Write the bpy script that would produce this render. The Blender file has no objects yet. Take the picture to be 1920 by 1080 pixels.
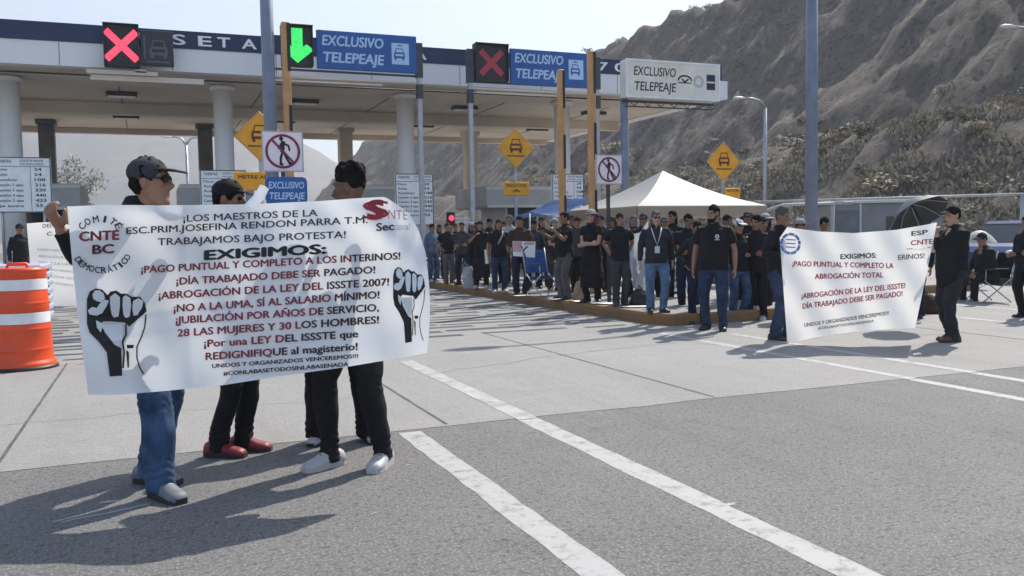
import bpy, math, random
from mathutils import Vector, Matrix, noise, Quaternion
random.seed(7)
S = bpy.context.scene
COL = S.collection
rad = math.radians

# ------------------------------------------------------------------ camera, sky, sun, exposure
CAM_H, F, PITCH, YAW, ROLL = 1.36, 1650.0, math.atan(100/1650), rad(22.2), rad(1.0)
cam = bpy.data.cameras.new('camera'); cam.sensor_width = 36; cam.lens = 36*F/1920
cam.clip_end = 6000; cam.clip_start = 0.05
co = bpy.data.objects.new('camera', cam); COL.objects.link(co); S.camera = co
_f = Vector((math.sin(YAW)*math.cos(PITCH), math.cos(YAW)*math.cos(PITCH), -math.sin(PITCH)))
_r0 = Vector((math.cos(YAW), -math.sin(YAW), 0)); _u0 = _r0.cross(_f)
_r = _r0*math.cos(ROLL) - _u0*math.sin(ROLL); _u = _r0*math.sin(ROLL) + _u0*math.cos(ROLL)
CAM = Vector((0, 0, CAM_H))
co.matrix_world = Matrix(((_r.x, _u.x, -_f.x, 0), (_r.y, _u.y, -_f.y, 0), (_r.z, _u.z, -_f.z, CAM_H), (0, 0, 0, 1)))
_h = Vector((math.sin(YAW), math.cos(YAW), 0))

SUN_EL = rad(47)
_sa = Vector((0.86, 0.51)).normalized()
SUN = Vector((_sa.x*math.cos(SUN_EL), _sa.y*math.cos(SUN_EL), math.sin(SUN_EL)))
W = bpy.data.worlds.new('World'); S.world = W; W.use_nodes = True
nt = W.node_tree; nt.nodes.clear()
sky = nt.nodes.new('ShaderNodeTexSky'); sky.sky_type = 'NISHITA'; sky.sun_disc = False
sky.sun_elevation = SUN_EL; sky.sun_rotation = math.atan2(SUN.x, SUN.y)
sky.air_density = 1.0; sky.dust_density = 1.2; sky.ozone_density = 1.5
bg = nt.nodes.new('ShaderNodeBackground'); bg.inputs[1].default_value = 0.12
wo = nt.nodes.new('ShaderNodeOutputWorld')
nt.links.new(sky.outputs[0], bg.inputs[0]); nt.links.new(bg.outputs[0], wo.inputs[0])
sl = bpy.data.lights.new('sun', 'SUN'); sl.energy = 4.3; sl.angle = rad(0.5); sl.color = (1, 0.94, 0.85)
so = bpy.data.objects.new('sun', sl); COL.objects.link(so)
so.rotation_euler = SUN.to_track_quat('Z', 'Y').to_euler(); so.location = (20, 10, 30)
S.view_settings.view_transform = 'Standard'; S.view_settings.look = 'None'
S.view_settings.exposure = 0.95; S.view_settings.gamma = 1
S.cycles.use_denoising = True
S.cycles.max_bounces = 6; S.cycles.diffuse_bounces = 3; S.cycles.transparent_max_bounces = 6

# ------------------------------------------------------------------ from the photograph's pixels to places on the site
def ray(px, py):
    return _f + _r*((px-960)/F) + _u*((540-py)/F)
def gp(px, py, z=0.0):
    d = ray(px, py); return CAM + d*((z-CAM_H)/d.z)
def pd(px, py, D):
    d = ray(px, py); return CAM + d*(D/d.dot(_h))
def py_at(px, py, Y):
    d = ray(px, py); return CAM + d*(Y/d.y)

# ------------------------------------------------------------------ materials
MATS = {}
def nn(t, ty, **kw):
    n = t.nodes.new(ty)
    for k, v in kw.items(): setattr(n, k, v)
    return n
def mat(name, col, rough=0.6, var=0.15, scale=6.0, bump=0.0, bscale=40.0, metal=0.0, spec=0.5, detail=4.0):
    if name in MATS: return MATS[name]
    m = bpy.data.materials.new(name); m.use_nodes = True; t = m.node_tree; b = t.nodes['Principled BSDF']
    MATS[name] = m
    tc = nn(t, 'ShaderNodeTexCoord'); no = nn(t, 'ShaderNodeTexNoise')
    no.inputs['Scale'].default_value = scale; no.inputs['Detail'].default_value = detail
    t.links.new(tc.outputs['Object'], no.inputs['Vector'])
    mx = nn(t, 'ShaderNodeMix', data_type='RGBA')
    rmp = nn(t, 'ShaderNodeValToRGB'); rmp.color_ramp.elements[0].position = 0.32; rmp.color_ramp.elements[1].position = 0.68
    t.links.new(no.outputs['Fac'], rmp.inputs['Fac']); t.links.new(rmp.outputs['Color'], mx.inputs[0])
    mx.inputs[6].default_value = tuple(max(0, c*(1-var)) for c in col[:3])+(1,)
    mx.inputs[7].default_value = tuple(min(1, c*(1+var)) for c in col[:3])+(1,)
    t.links.new(mx.outputs[2], b.inputs['Base Color'])
    b.inputs['Roughness'].default_value = rough; b.inputs['Metallic'].default_value = metal
    b.inputs['Specular IOR Level'].default_value = spec
    if bump:
        n2 = nn(t, 'ShaderNodeTexNoise'); n2.inputs['Scale'].default_value = bscale; n2.inputs['Detail'].default_value = 5
        t.links.new(tc.outputs['Object'], n2.inputs['Vector'])
        bp = nn(t, 'ShaderNodeBump'); bp.inputs['Strength'].default_value = bump; bp.inputs['Distance'].default_value = 0.02
        t.links.new(n2.outputs['Fac'], bp.inputs['Height']); t.links.new(bp.outputs['Normal'], b.inputs['Normal'])
    return m
def cloth_white(name, col=(0.8, 0.81, 0.84), trans=0.4):
    m = mat(name, col, 0.55, 0.03, 3.0, 0.25, 5.0)
    t = m.node_tree; b = t.nodes['Principled BSDF']; o = t.nodes['Material Output']
    tr = nn(t, 'ShaderNodeBsdfTranslucent'); tr.inputs[0].default_value = col+(1,)
    ms = nn(t, 'ShaderNodeMixShader'); ms.inputs[0].default_value = trans
    t.links.new(b.outputs[0], ms.inputs[1]); t.links.new(tr.outputs[0], ms.inputs[2]); t.links.new(ms.outputs[0], o.inputs['Surface'])
    return m
def led(name, col, strength):
    m = bpy.data.materials.new(name); m.use_nodes = True; t = m.node_tree; b = t.nodes['Principled BSDF']; MATS[name] = m
    tc = nn(t, 'ShaderNodeTexCoord'); v = nn(t, 'ShaderNodeTexVoronoi'); v.inputs['Scale'].default_value = 22.0
    v.inputs['Randomness'].default_value = 0.25
    t.links.new(tc.outputs['Object'], v.inputs['Vector'])
    r = nn(t, 'ShaderNodeValToRGB'); r.color_ramp.elements[0].position = 0.15; r.color_ramp.elements[1].position = 0.75
    r.color_ramp.elements[0].color = (1, 1, 1, 1); r.color_ramp.elements[1].color = (0.35, 0.35, 0.35, 1)
    t.links.new(v.outputs['Distance'], r.inputs['Fac'])
    mu = nn(t, 'ShaderNodeMath', operation='MULTIPLY'); mu.inputs[1].default_value = strength
    t.links.new(r.outputs['Color'], mu.inputs[0])
    b.inputs['Base Color'].default_value = tuple(c*0.4 for c in col)+(1,)
    b.inputs['Emission Color'].default_value = col+(1,)
    t.links.new(mu.outputs[0], b.inputs['Emission Strength'])
    return m

def ground_mat(name, dark, light, speck, rough, grit_scale=160.0, blotch=0.5, stain=(0.05, 0.05, 0.05), stain_amt=0.35):
    m = bpy.data.materials.new(name); m.use_nodes = True; t = m.node_tree; b = t.nodes['Principled BSDF']; MATS[name] = m
    tc = nn(t, 'ShaderNodeTexCoord')
    def noise_(sc, det=6.0, rg=0.55):
        n = nn(t, 'ShaderNodeTexNoise'); n.inputs['Scale'].default_value = sc; n.inputs['Detail'].default_value = det
        n.inputs['Roughness'].default_value = rg; t.links.new(tc.outputs['Object'], n.inputs['Vector']); return n
    def ramp(src, a, bb):
        r = nn(t, 'ShaderNodeValToRGB'); r.color_ramp.elements[0].position = a; r.color_ramp.elements[1].position = bb
        t.links.new(src, r.inputs['Fac']); return r.outputs['Color']
    def mix(f, a, bcol, fac=None, bt='MIX'):
        x = nn(t, 'ShaderNodeMix', data_type='RGBA', blend_type=bt)
        if f is None: x.inputs[0].default_value = fac
        else: t.links.new(f, x.inputs[0])
        for k, c in ((6, a), (7, bcol)):
            if isinstance(c, tuple): x.inputs[k].default_value = c+(1,)
            else: t.links.new(c, x.inputs[k])
        return x.outputs[2]
    big = noise_(0.55, 5); mid = noise_(4.0, 6, 0.65); fine = noise_(grit_scale, 2, 0.7); gr2 = noise_(grit_scale*0.4, 3, 0.7)
    base = mix(ramp(big.outputs['Fac'], 0.3, 0.7), dark, light)
    base = mix(ramp(mid.outputs['Fac'], 0.35, 0.7), base, tuple(0.5*(a+c)*(1-0.25*blotch) for a, c in zip(dark, light)))
    gm = nn(t, 'ShaderNodeMath', operation='MULTIPLY'); gm.inputs[1].default_value = speck
    t.links.new(ramp(fine.outputs['Fac'], 0.5, 0.68), gm.inputs[0])
    base = mix(gm.outputs[0], base, tuple(min(1, c*2.3) for c in light))
    gd = nn(t, 'ShaderNodeMath', operation='MULTIPLY'); gd.inputs[1].default_value = speck*1.2
    t.links.new(ramp(gr2.outputs['Fac'], 0.52, 0.66), gd.inputs[0])
    base = mix(gd.outputs[0], base, tuple(c*0.42 for c in dark))
    mpn = nn(t, 'ShaderNodeMapping'); mpn.inputs['Scale'].default_value = (1.0, 0.07, 1.0); t.links.new(tc.outputs['Object'], mpn.inputs['Vector'])
    ln = nn(t, 'ShaderNodeTexNoise'); ln.inputs['Scale'].default_value = 1.6; ln.inputs['Detail'].default_value = 6; ln.inputs['Roughness'].default_value = 0.7; t.links.new(mpn.outputs[0], ln.inputs['Vector'])
    lm = nn(t, 'ShaderNodeMath', operation='MULTIPLY'); lm.inputs[1].default_value = stain_amt*0.75
    t.links.new(ramp(ln.outputs['Fac'], 0.5, 0.72), lm.inputs[0]); base = mix(lm.outputs[0], base, tuple(c*.5 for c in dark))
    st = noise_(0.9, 7, 0.7); sm = nn(t, 'ShaderNodeMath', operation='MULTIPLY'); sm.inputs[1].default_value = stain_amt
    t.links.new(ramp(st.outputs['Fac'], 0.56, 0.75), sm.inputs[0])
    base = mix(sm.outputs[0], base, stain)
    t.links.new(base, b.inputs['Base Color']); b.inputs['Roughness'].default_value = rough
    b.inputs['Specular IOR Level'].default_value = 0.3
    bp = nn(t, 'ShaderNodeBump'); bp.inputs['Strength'].default_value = 0.35; bp.inputs['Distance'].default_value = 0.01
    t.links.new(fine.outputs['Fac'], bp.inputs['Height']); t.links.new(bp.outputs['Normal'], b.inputs['Normal'])
    return m
def worn_paint(name, paint, under, wear=(0.36, 0.5), scale=9.0):
    m = bpy.data.materials.new(name); m.use_nodes = True; t = m.node_tree; b = t.nodes['Principled BSDF']; MATS[name] = m
    tc = nn(t, 'ShaderNodeTexCoord')
    n = nn(t, 'ShaderNodeTexNoise'); n.inputs['Scale'].default_value = scale; n.inputs['Detail'].default_value = 9; n.inputs['Roughness'].default_value = 0.75
    t.links.new(tc.outputs['Object'], n.inputs['Vector'])
    r = nn(t, 'ShaderNodeValToRGB'); r.color_ramp.elements[0].position = wear[0]; r.color_ramp.elements[1].position = wear[1]
    t.links.new(n.outputs['Fac'], r.inputs['Fac'])
    x = nn(t, 'ShaderNodeMix', data_type='RGBA'); t.links.new(r.outputs['Color'], x.inputs[0])
    x.inputs[6].default_value = under+(1,); x.inputs[7].default_value = paint+(1,)
    t.links.new(x.outputs[2], b.inputs['Base Color']); b.inputs['Roughness'].default_value = 0.75
    return m

ASPHALT = ground_mat('asphalt', (0.122, 0.119, 0.116), (0.172, 0.168, 0.163), 0.55, 0.85, 70.0)
CONCRETE = ground_mat('concrete_slab', (0.235, 0.229, 0.218), (0.292, 0.284, 0.271), 0.2, 0.85, 60.0, 0.35, (0.2, 0.19, 0.18), 0.3)
PAINT_W = worn_paint('worn_white_paint', (0.37, 0.365, 0.355), (0.19, 0.187, 0.182), (0.36, 0.5))
PAINT_F = worn_paint('faded_white_paint', (0.4, 0.395, 0.385), (0.27, 0.264, 0.252), (0.4, 0.58), 5.0)
TAR = worn_paint('tyre_grime', (0.045, 0.048, 0.056), (0.26, 0.26, 0.26), (0.24, 0.44), 3.2)
JOINT = mat('joint_filler', (0.09, 0.088, 0.085), 0.9, 0.3, 4)
KERB = worn_paint('worn_ochre_kerb_paint', (0.27, 0.135, 0.035), (0.17, 0.12, 0.08), (0.36, 0.62), 3.0)
SOIL = ground_mat('roadside_soil', (0.2, 0.18, 0.155), (0.29, 0.265, 0.235), 0.3, 0.95, 30.0)
STEEL = mat('galvanised_steel', (0.42, 0.44, 0.47), 0.45, 0.12, 5, metal=0.6)
POST_BLUE = mat('grey_blue_painted_steel', (0.19, 0.22, 0.29), 0.5, 0.15, 3)
DARK_STEEL = mat('dark_steel', (0.05, 0.055, 0.065), 0.5, 0.2, 5)
BLACK = mat('black_housing', (0.018, 0.019, 0.022), 0.5, 0.3, 6)
INK = mat('black_ink', (0.012, 0.012, 0.014), 0.6, 0.2, 10)
NAVY_INK = mat('navy_ink', (0.02, 0.028, 0.06), 0.6, 0.2, 10)
WINE = mat('wine_red_ink', (0.25, 0.025, 0.045), 0.6, 0.2, 10)
RED_INK = mat('red_ink', (0.38, 0.03, 0.05), 0.6, 0.2, 10)
PINK_INK = mat('pale_pink_ink', (0.55, 0.3, 0.36), 0.6, 0.15, 10)
GREY_INK = mat('grey_ink', (0.5, 0.52, 0.56), 0.6, 0.1, 10)
PALE_INK = mat('pale_ink', (0.74, 0.76, 0.8), 0.6, 0.04, 10)
SEAL = mat('blue_seal_ink', (0.13, 0.25, 0.5), 0.6, 0.2, 10)
SIGN_BLUE = mat('sign_blue', (0.016, 0.1, 0.34), 0.45, 0.12, 2.5)
SIGN_WHITE = mat('sign_white', (0.84, 0.86, 0.88), 0.5, 0.06, 4)
SIGN_PALE = mat('sign_pale_blue_lettering', (0.45, 0.62, 0.86), 0.5, 0.06, 4)
SIGN_AMBER = mat('sign_amber', (0.8, 0.36, 0.015), 0.45, 0.12, 4)
SIGN_CREAM = mat('sign_cream', (0.78, 0.74, 0.66), 0.6, 0.08, 2)
SIGN_PINK = mat('sign_pinkish_white', (0.86, 0.74, 0.77), 0.5, 0.05, 4)
def streaked(name, col, dirt, amt):
    m = mat(name, col, .6, .06, .8); t = m.node_tree; b = t.nodes['Principled BSDF']; src = b.inputs['Base Color'].links[0].from_socket
    tc = nn(t, 'ShaderNodeTexCoord'); mp = nn(t, 'ShaderNodeMapping'); mp.inputs['Scale'].default_value = (2.2, 2.2, .25); n = nn(t, 'ShaderNodeTexNoise'); n.inputs['Scale'].default_value = 1.5; n.inputs['Detail'].default_value = 7; n.inputs['Roughness'].default_value = .7
    t.links.new(tc.outputs['Object'], mp.inputs['Vector']); t.links.new(mp.outputs[0], n.inputs['Vector']); r = nn(t, 'ShaderNodeValToRGB'); r.color_ramp.elements[0].position = .48; r.color_ramp.elements[1].position = .8; r.color_ramp.elements[1].color = (amt, amt, amt, 1); t.links.new(n.outputs['Fac'], r.inputs['Fac'])
    x = nn(t, 'ShaderNodeMix', data_type='RGBA'); t.links.new(r.outputs['Color'], x.inputs[0]); t.links.new(src, x.inputs[6]); x.inputs[7].default_value = dirt+(1,); t.links.new(x.outputs[2], b.inputs['Base Color']); return m
ROOF_W = streaked('painted_white_fascia', (0.9, 0.9, 0.905), (.45, .43, .4), .55)
COLUMN = streaked('painted_concrete_column', (0.68, 0.68, 0.68), (.36, .34, .31), .6)
CABIN = mat('cabin_dull_grey', (0.2, 0.205, 0.215), 0.6, 0.15, 1.2)
PROHIBIT = mat('prohibition_maroon', (0.19, 0.02, 0.06), 0.5, 0.1, 6)
AMBER_POST = mat('ochre_post_paint', (0.55, 0.3, 0.12), 0.55, 0.2, 3)
BARREL = mat('orange_barrel_plastic', (0.72, 0.075, 0.018), 0.4, 0.1, 4, 0.05, 12)
REFLECT = mat('white_reflective_band', (0.76, 0.77, 0.78), 0.35, 0.06, 8)
ROOF_W = None
NAVY = mat('navy_fascia_band', (0.014, 0.03, 0.09), 0.5, 0.15, 1.0)
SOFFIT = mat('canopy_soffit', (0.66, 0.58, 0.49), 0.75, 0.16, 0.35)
COLUMN = None
BOOTH = mat('booth_pale_grey', (0.55, 0.555, 0.56), 0.6, 0.1, 1.2)
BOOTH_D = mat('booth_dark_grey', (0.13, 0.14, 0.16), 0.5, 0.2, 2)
GLASS_D = mat('dark_window_glass', (0.03, 0.035, 0.045), 0.12, 0.2, 2)
TENT_W = cloth_white('white_tent_fabric', (0.45, 0.44, 0.42), 0.22)
TENT_T = cloth_white('tan_tent_valance', (0.4, 0.33, 0.25), 0.25)
TARP = cloth_white('blue_tarpaulin', (0.03, 0.09, 0.25), 0.25)
BANNER = cloth_white('banner_vinyl', (0.95, 0.95, 0.955), 0.32)
BANNER2 = cloth_white('cream_banner_vinyl', (0.93, 0.91, 0.885), 0.38)
PAPER = mat('white_paper', (0.74, 0.73, 0.72), 0.7, 0.06, 6)

# ------------------------------------------------------------------ mesh builder
class MB:
    def __init__(s): s.v = []; s.f = []; s.m = []; s.sm = []
    def add(s, vs, fs, mi=0, smooth=False):
        o = len(s.v); s.v += [tuple(v) for v in vs]
        for f in fs: s.f.append(tuple(i+o for i in f)); s.m.append(mi); s.sm.append(smooth)
        return s
    def box(s, c, size, mi=0, R=None, bev=0.0):
        x, y, z = size[0]/2, size[1]/2, size[2]/2
        if bev <= 0:
            vs = [Vector((a*x, b*y, d*z)) for d in (-1, 1) for a, b in ((-1, -1), (1, -1), (1, 1), (-1, 1))]
            fs = [(3, 2, 1, 0), (4, 5, 6, 7), (0, 1, 5, 4), (1, 2, 6, 5), (2, 3, 7, 6), (3, 0, 4, 7)]
        else:
            vs, fs = [], []
            rings = []
            for d, k in ((-z, bev), (-z+bev, 0), (z-bev, 0), (z, bev)):
                xx, yy = x-k, y-k; b2 = bev*0.7
                ring = [(-xx+b2, -yy), (xx-b2, -yy), (xx, -yy+b2), (xx, yy-b2), (xx-b2, yy), (-xx+b2, yy), (-xx, yy-b2), (-xx, -yy+b2)]
                rings.append([Vector((p[0], p[1], d)) for p in ring])
            for r in rings: vs += r
            for i in range(3):
                for j in range(8): fs.append((i*8+j, i*8+(j+1) % 8, (i+1)*8+(j+1) % 8, (i+1)*8+j))
            fs.append(tuple(range(7, -1, -1))); fs.append(tuple(range(24, 32)))
        c = Vector(c)
        vs = [(R @ v if R else v)+c for v in vs]
        return s.add(vs, fs, mi)
    def tube(s, pts, radii, n=10, mi=0, smooth=True, cap=True, flat=1.0, up=None):
        pts = [Vector(p) for p in pts]
        if not hasattr(radii, '__len__'): radii = [radii]*len(pts)
        vs = []; T = (pts[1]-pts[0]).normalized()
        a = Vector(up) if up else (Vector((1, 0, 0)) if abs(T.x) < 0.9 else Vector((0, 1, 0)))
        a = (a-T*a.dot(T)).normalized(); k = len(pts)
        for i, p in enumerate(pts):
            t2 = (pts[min(i+1, k-1)]-pts[max(i-1, 0)]).normalized()
            q = T.rotation_difference(t2); a = q @ a; T = t2; a = (a-T*a.dot(T)).normalized(); b = T.cross(a)
            for j in range(n):
                an = 2*math.pi*j/n
                vs.append(p + (a*math.cos(an)+b*math.sin(an)*flat)*radii[i])
        fs = [(i*n+j, i*n+(j+1) % n, (i+1)*n+(j+1) % n, (i+1)*n+j) for i in range(k-1) for j in range(n)]
        if cap: fs += [tuple(range(n-1, -1, -1)), tuple(range((k-1)*n, k*n))]
        return s.add(vs, fs, mi, smooth)
    def cyl(s, p0, p1, r0, r1=None, n=16, mi=0, smooth=True): return s.tube([p0, p1], [r0, r0 if r1 is None else r1], n, mi, smooth)
    def loft(s, secs, n=14, mi=0, smooth=True, ex=2.0):           # secs: (centre, rx, ry) stacked along z
        vs = []
        for c, rx, ry in secs:
            for j in range(n):
                an = 2*math.pi*j/n; ca, sa = math.cos(an), math.sin(an)
                vs.append((c[0]+rx*math.copysign(abs(ca)**(2/ex), ca), c[1]+ry*math.copysign(abs(sa)**(2/ex), sa), c[2]))
        k = len(secs)
        fs = [(i*n+j, i*n+(j+1) % n, (i+1)*n+(j+1) % n, (i+1)*n+j) for i in range(k-1) for j in range(n)]
        fs += [tuple(range(n-1, -1, -1)), tuple(range((k-1)*n, k*n))]
        return s.add(vs, fs, mi, smooth)
    def lathe(s, prof, n=32, mi=0, c=(0, 0, 0), smooth=True, mis=None):
        vs = [(c[0]+r*math.cos(2*math.pi*j/n), c[1]+r*math.sin(2*math.pi*j/n), c[2]+z) for r, z in prof for j in range(n)]
        for i in range(len(prof)-1):
            pass
        o = len(s.v); s.v += vs
        for i in range(len(prof)-1):
            for j in range(n):
                s.f.append((o+i*n+j, o+i*n+(j+1) % n, o+(i+1)*n+(j+1) % n, o+(i+1)*n+j)); s.m.append(mis[i] if mis else mi); s.sm.append(smooth)
        s.f.append(tuple(o+j for j in range(n-1, -1, -1))); s.m.append(mi); s.sm.append(False)
        s.f.append(tuple(o+(len(prof)-1)*n+j for j in range(n))); s.m.append(mi); s.sm.append(False)
        return s
    def ball(s, c, r, n=12, mi=0, sc=(1, 1, 1), M=None):
        vs = []; k = max(6, n//2)
        for i in range(k+1):
            th = math.pi*(0.02+0.96*i/k)
            for j in range(n):
                p = Vector((math.sin(th)*math.cos(2*math.pi*j/n)*sc[0], math.sin(th)*math.sin(2*math.pi*j/n)*sc[1], -math.cos(th)*sc[2]))*r
                if M: p = M @ p
                vs.append(p+Vector(c))
        fs = [(i*n+j, i*n+(j+1) % n, (i+1)*n+(j+1) % n, (i+1)*n+j) for i in range(k) for j in range(n)]
        fs += [tuple(range(n-1, -1, -1)), tuple(range(k*n, k*n+n))]
        return s.add(vs, fs, mi, True)
    def flat(s, pts, y=0.0, mi=0, fn=None):                        # polygon on an upright plane (x, z), facing -y
        vs = [fn(p[0], p[1]) if fn else (p[0], y, p[1]) for p in pts]
        return s.add(vs, [tuple(range(len(vs)))], mi)
    def stroke(s, pts, w, y=0.0, mi=0, fn=None):
        for a, b in zip(pts[:-1], pts[1:]):
            d = Vector((b[0]-a[0], b[1]-a[1])); L = d.length or 1e-6; d /= L; nx = Vector((-d.y, d.x))*w/2; e = d*w*0.3
            A = Vector(a)-e; B = Vector(b)+e
            s.flat([A-nx, B-nx, B+nx, A+nx], y, mi, fn)
        return s
    def ring(s, cx, cz, r0, r1, y=0.0, mi=0, n=40, fn=None):
        for j in range(n):
            a, b = 2*math.pi*j/n, 2*math.pi*(j+1)/n
            s.flat([(cx+r1*math.cos(a), cz+r1*math.sin(a)), (cx+r1*math.cos(b), cz+r1*math.sin(b)), (cx+r0*math.cos(b), cz+r0*math.sin(b)), (cx+r0*math.cos(a), cz+r0*math.sin(a))], y, mi, fn)
        return s
    def disc(s, cx, cz, r, y=0.0, mi=0, n=20, fn=None, sx=1.0):
        return s.flat([(cx+sx*r*math.cos(2*math.pi*j/n), cz+r*math.sin(2*math.pi*j/n)) for j in range(n)], y, mi, fn)
    def prism(s, pts, z0, z1, mi=0, side=None):                    # ground plan polygon raised from z0 to z1
        n = len(pts); vs = [(p[0], p[1], z0) for p in pts]+[(p[0], p[1], z1) for p in pts]
        s.add(vs, [tuple(range(n, 2*n))], mi)
        s.add(vs, [tuple(range(n-1, -1, -1))]+[(j, (j+1) % n, n+(j+1) % n, n+j) for j in range(n)], mi if side is None else side)
        return s
    def sheet(s, pts, z, mi=0): return s.add([(p[0], p[1], z) for p in pts], [tuple(range(len(pts)))], mi)
    def mesh(s, name, mats):
        me = bpy.data.meshes.new(name); me.from_pydata(s.v, [], s.f); 
        for m in (mats if isinstance(mats, (list, tuple)) else [mats]): me.materials.append(m)
        me.polygons.foreach_set('material_index', s.m); me.polygons.foreach_set('use_smooth', s.sm); me.update()
        return me
    def build(s, name, mats, parent=None, loc=None):
        o = bpy.data.objects.new(name, s.mesh(name, mats)); COL.objects.link(o)
        if parent: o.parent = parent
        if loc is not None: o.location = loc
        return o
def tag(o, label=None, cat=None, group=None, kind=None):
    if label: o['label'] = label
    if cat: o['category'] = cat
    if group: o['group'] = group
    if kind: o['kind'] = kind
    return o
def thing(name, label, cat, loc=(0, 0, 0), rotz=0.0, group=None):
    o = bpy.data.objects.new(name, None); COL.objects.link(o); o.location = loc; o.rotation_euler = (0, 0, rotz); o.empty_display_size = 0.2
    return tag(o, label, cat, group)
def kids(o): return [c for c in o.children]
def dup(o, loc, rotz=None, label=None, parent=None):
    c = o.copy(); COL.objects.link(c); c.parent = parent
    if parent is None: c.location = loc
    if rotz is not None: c.rotation_euler = (0, 0, rotz)
    if label: c['label'] = label
    for k in list(kids(o)): dup(k, None, None, None, c)
    return c

_tc = {}
def text_geo(body, bold=0.0):
    key = (body, bold)
    if key in _tc: return _tc[key]
    cu = bpy.data.curves.new('t', 'FONT'); cu.body = body; cu.size = 1.0; cu.offset = bold; cu.resolution_u = 3
    ob = bpy.data.objects.new('t', cu); COL.objects.link(ob)
    dg = bpy.context.evaluated_depsgraph_get(); me = bpy.data.meshes.new_from_object(ob.evaluated_get(dg))
    vs = [(v.co.x, v.co.y) for v in me.vertices]; fs = [tuple(p.vertices) for p in me.polygons]
    bpy.data.objects.remove(ob); bpy.data.curves.remove(cu); bpy.data.meshes.remove(me)
    x0 = min(v[0] for v in vs); x1 = max(v[0] for v in vs)
    vs = [((x-x0)/(x1-x0), y/0.72) for x, y in vs]; asp = (x1-x0)/0.72
    par = list(range(len(vs)))
    def find(i):
        while par[i] != i: par[i] = par[par[i]]; i = par[i]
        return i
    for f in fs:
        for a in f[1:]: par[find(a)] = find(f[0])
    _tc[key] = (vs, fs, asp, [find(i) for i in range(len(vs))]); return _tc[key]
def put_text(mb, body, fn, mi=0, bold=0.0, split=None, mi2=0):      # fn maps (0..1 along the line, cap heights) to a point
    vs, fs, asp, isl = text_geo(body, 0.0)
    if bold > .004:                                                 # heavier lettering: the strokes laid again a hair beside themselves
        fn0 = fn; bw = bold*1.5
        for k, (dx, dy) in enumerate(((-1, 0), (1, 0), (0, .7), (0, -.7))):
            fk = lambda a, b, k=k, dx=dx, dy=dy: Vector(fn0(a+dx*bw/asp, b+dy*bw))+Vector((0, -.0005*(k+1), 0))
            put_text(mb, body, fk, mi, 0.0, split, mi2)
    P = [fn(x, y) for x, y in vs]
    o = len(mb.v); mb.v += [tuple(p) for p in P]
    cen = {}
    for i, k in enumerate(isl): cen.setdefault(k, []).append(vs[i][0])
    for f in fs:
        k = isl[f[0]]; c = sum(cen[k])/len(cen[k])
        mb.f.append(tuple(i+o for i in f)); mb.m.append(mi2 if (split is not None and c > split) else mi); mb.sm.append(False)
def sign_text(mb, body, x0, z0, width, cap, y, mi=0, bold=0.0, slant=0.0):
    put_text(mb, body, lambda a, b: (x0+a*width+slant*b*cap, y, z0+b*cap), mi, bold)

# ------------------------------------------------------------------ ground, markings, islands
g = MB(); g.sheet([(-1800, -300), (1800, -300), (1800, 2600), (-1800, 2600)], -0.004); tag(g.build('ground', SOIL), kind='structure')
g = MB(); g.sheet([(-26, -40), (30, -40), (30, 140), (-26, 140)], 0.0); tag(g.build('road', ASPHALT), kind='structure')
bx = [(-26 + i*0.5) for i in range(113)]
g = MB(); edge = [(x, 5.95 + 0.05*noise.noise(Vector((x*1.3, 0, 3))) + 0.012*noise.noise(Vector((x*9, 4, 3)))) for x in bx]
for a, b in zip(edge[:-1], edge[1:]): g.add([(a[0], a[1], .0025), (b[0], b[1], .0025), (b[0], 75, .0025), (a[0], 75, .0025)], [(0, 1, 2, 3)])
tag(g.build('concrete_apron', CONCRETE), kind='structure')
def jig(pts, amp, step=0.4, seed=0):
    out = []
    for a, b in zip(pts, pts[1:]+pts[:1]):
        L = math.dist(a, b); k = max(1, int(L/step))
        for i in range(k):
            t = i/k; x = a[0]+(b[0]-a[0])*t; y = a[1]+(b[1]-a[1])*t
            out.append((x+amp*noise.noise(Vector((x*7, y*7, seed))), y+amp*noise.noise(Vector((x*7, y*7, seed+9)))))
    return out
def stripe(name, x0, x1, y0, y1, m, z, amp=0.012):
    s = MB(); k = max(2, int((y1-y0)/0.15)); e0 = []; e1 = []
    for i in range(k+1):
        y = y0+(y1-y0)*i/k
        e0.append((x0+amp*noise.noise(Vector((x0, y*5, 1)))+amp*.5*noise.noise(Vector((x0, y*21, 1))), y)); e1.append((x1+amp*noise.noise(Vector((x1, y*5, 7)))+amp*.5*noise.noise(Vector((x1, y*21, 1))), y))
    for i in range(k): s.add([(*e0[i], z), (*e1[i], z), (*e1[i+1], z), (*e0[i+1], z)], [(0, 1, 2, 3)])
    return tag(s.build(name, m), kind='structure')
stripe('lane_line', 2.44, 2.60, -1, 5.93, PAINT_W, .0016); stripe('lane_line', 2.44, 2.60, 5.9, 9.3, PAINT_F, .0045)
stripe('lane_line', 1.53, 1.69, -1, 5.88, PAINT_W, .0016)
stripe('lane_line', 6.22, 6.34, 1.0, 5.9, PAINT_W, .0016); stripe('lane_line', 6.22, 6.34, 5.9, 10.3, PAINT_W, .0045); stripe('lane_line', 6.98, 7.1, 2, 5.9, PAINT_W, .0016); stripe('lane_line', 6.98, 7.1, 5.9, 9.6, PAINT_W, .0045)
stripe('lane_line', 11.1, 11.22, 6, 16, PAINT_W, .0045); stripe('lane_line', 12.9, 13.02, 6, 19, PAINT_W, .0045); stripe('lane_line', -3.3, -3.18, 6, 10, PAINT_F, .0045)
for x, y0, y1 in ((4.22, 6, 11.5), (1.92, 6, 8.0), (-0.93, 6, 11.0), (9.6, 6, 10.5)): stripe('slab_joint', x-.012, x+.012, y0, y1, JOINT, .0045, .006)
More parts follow.
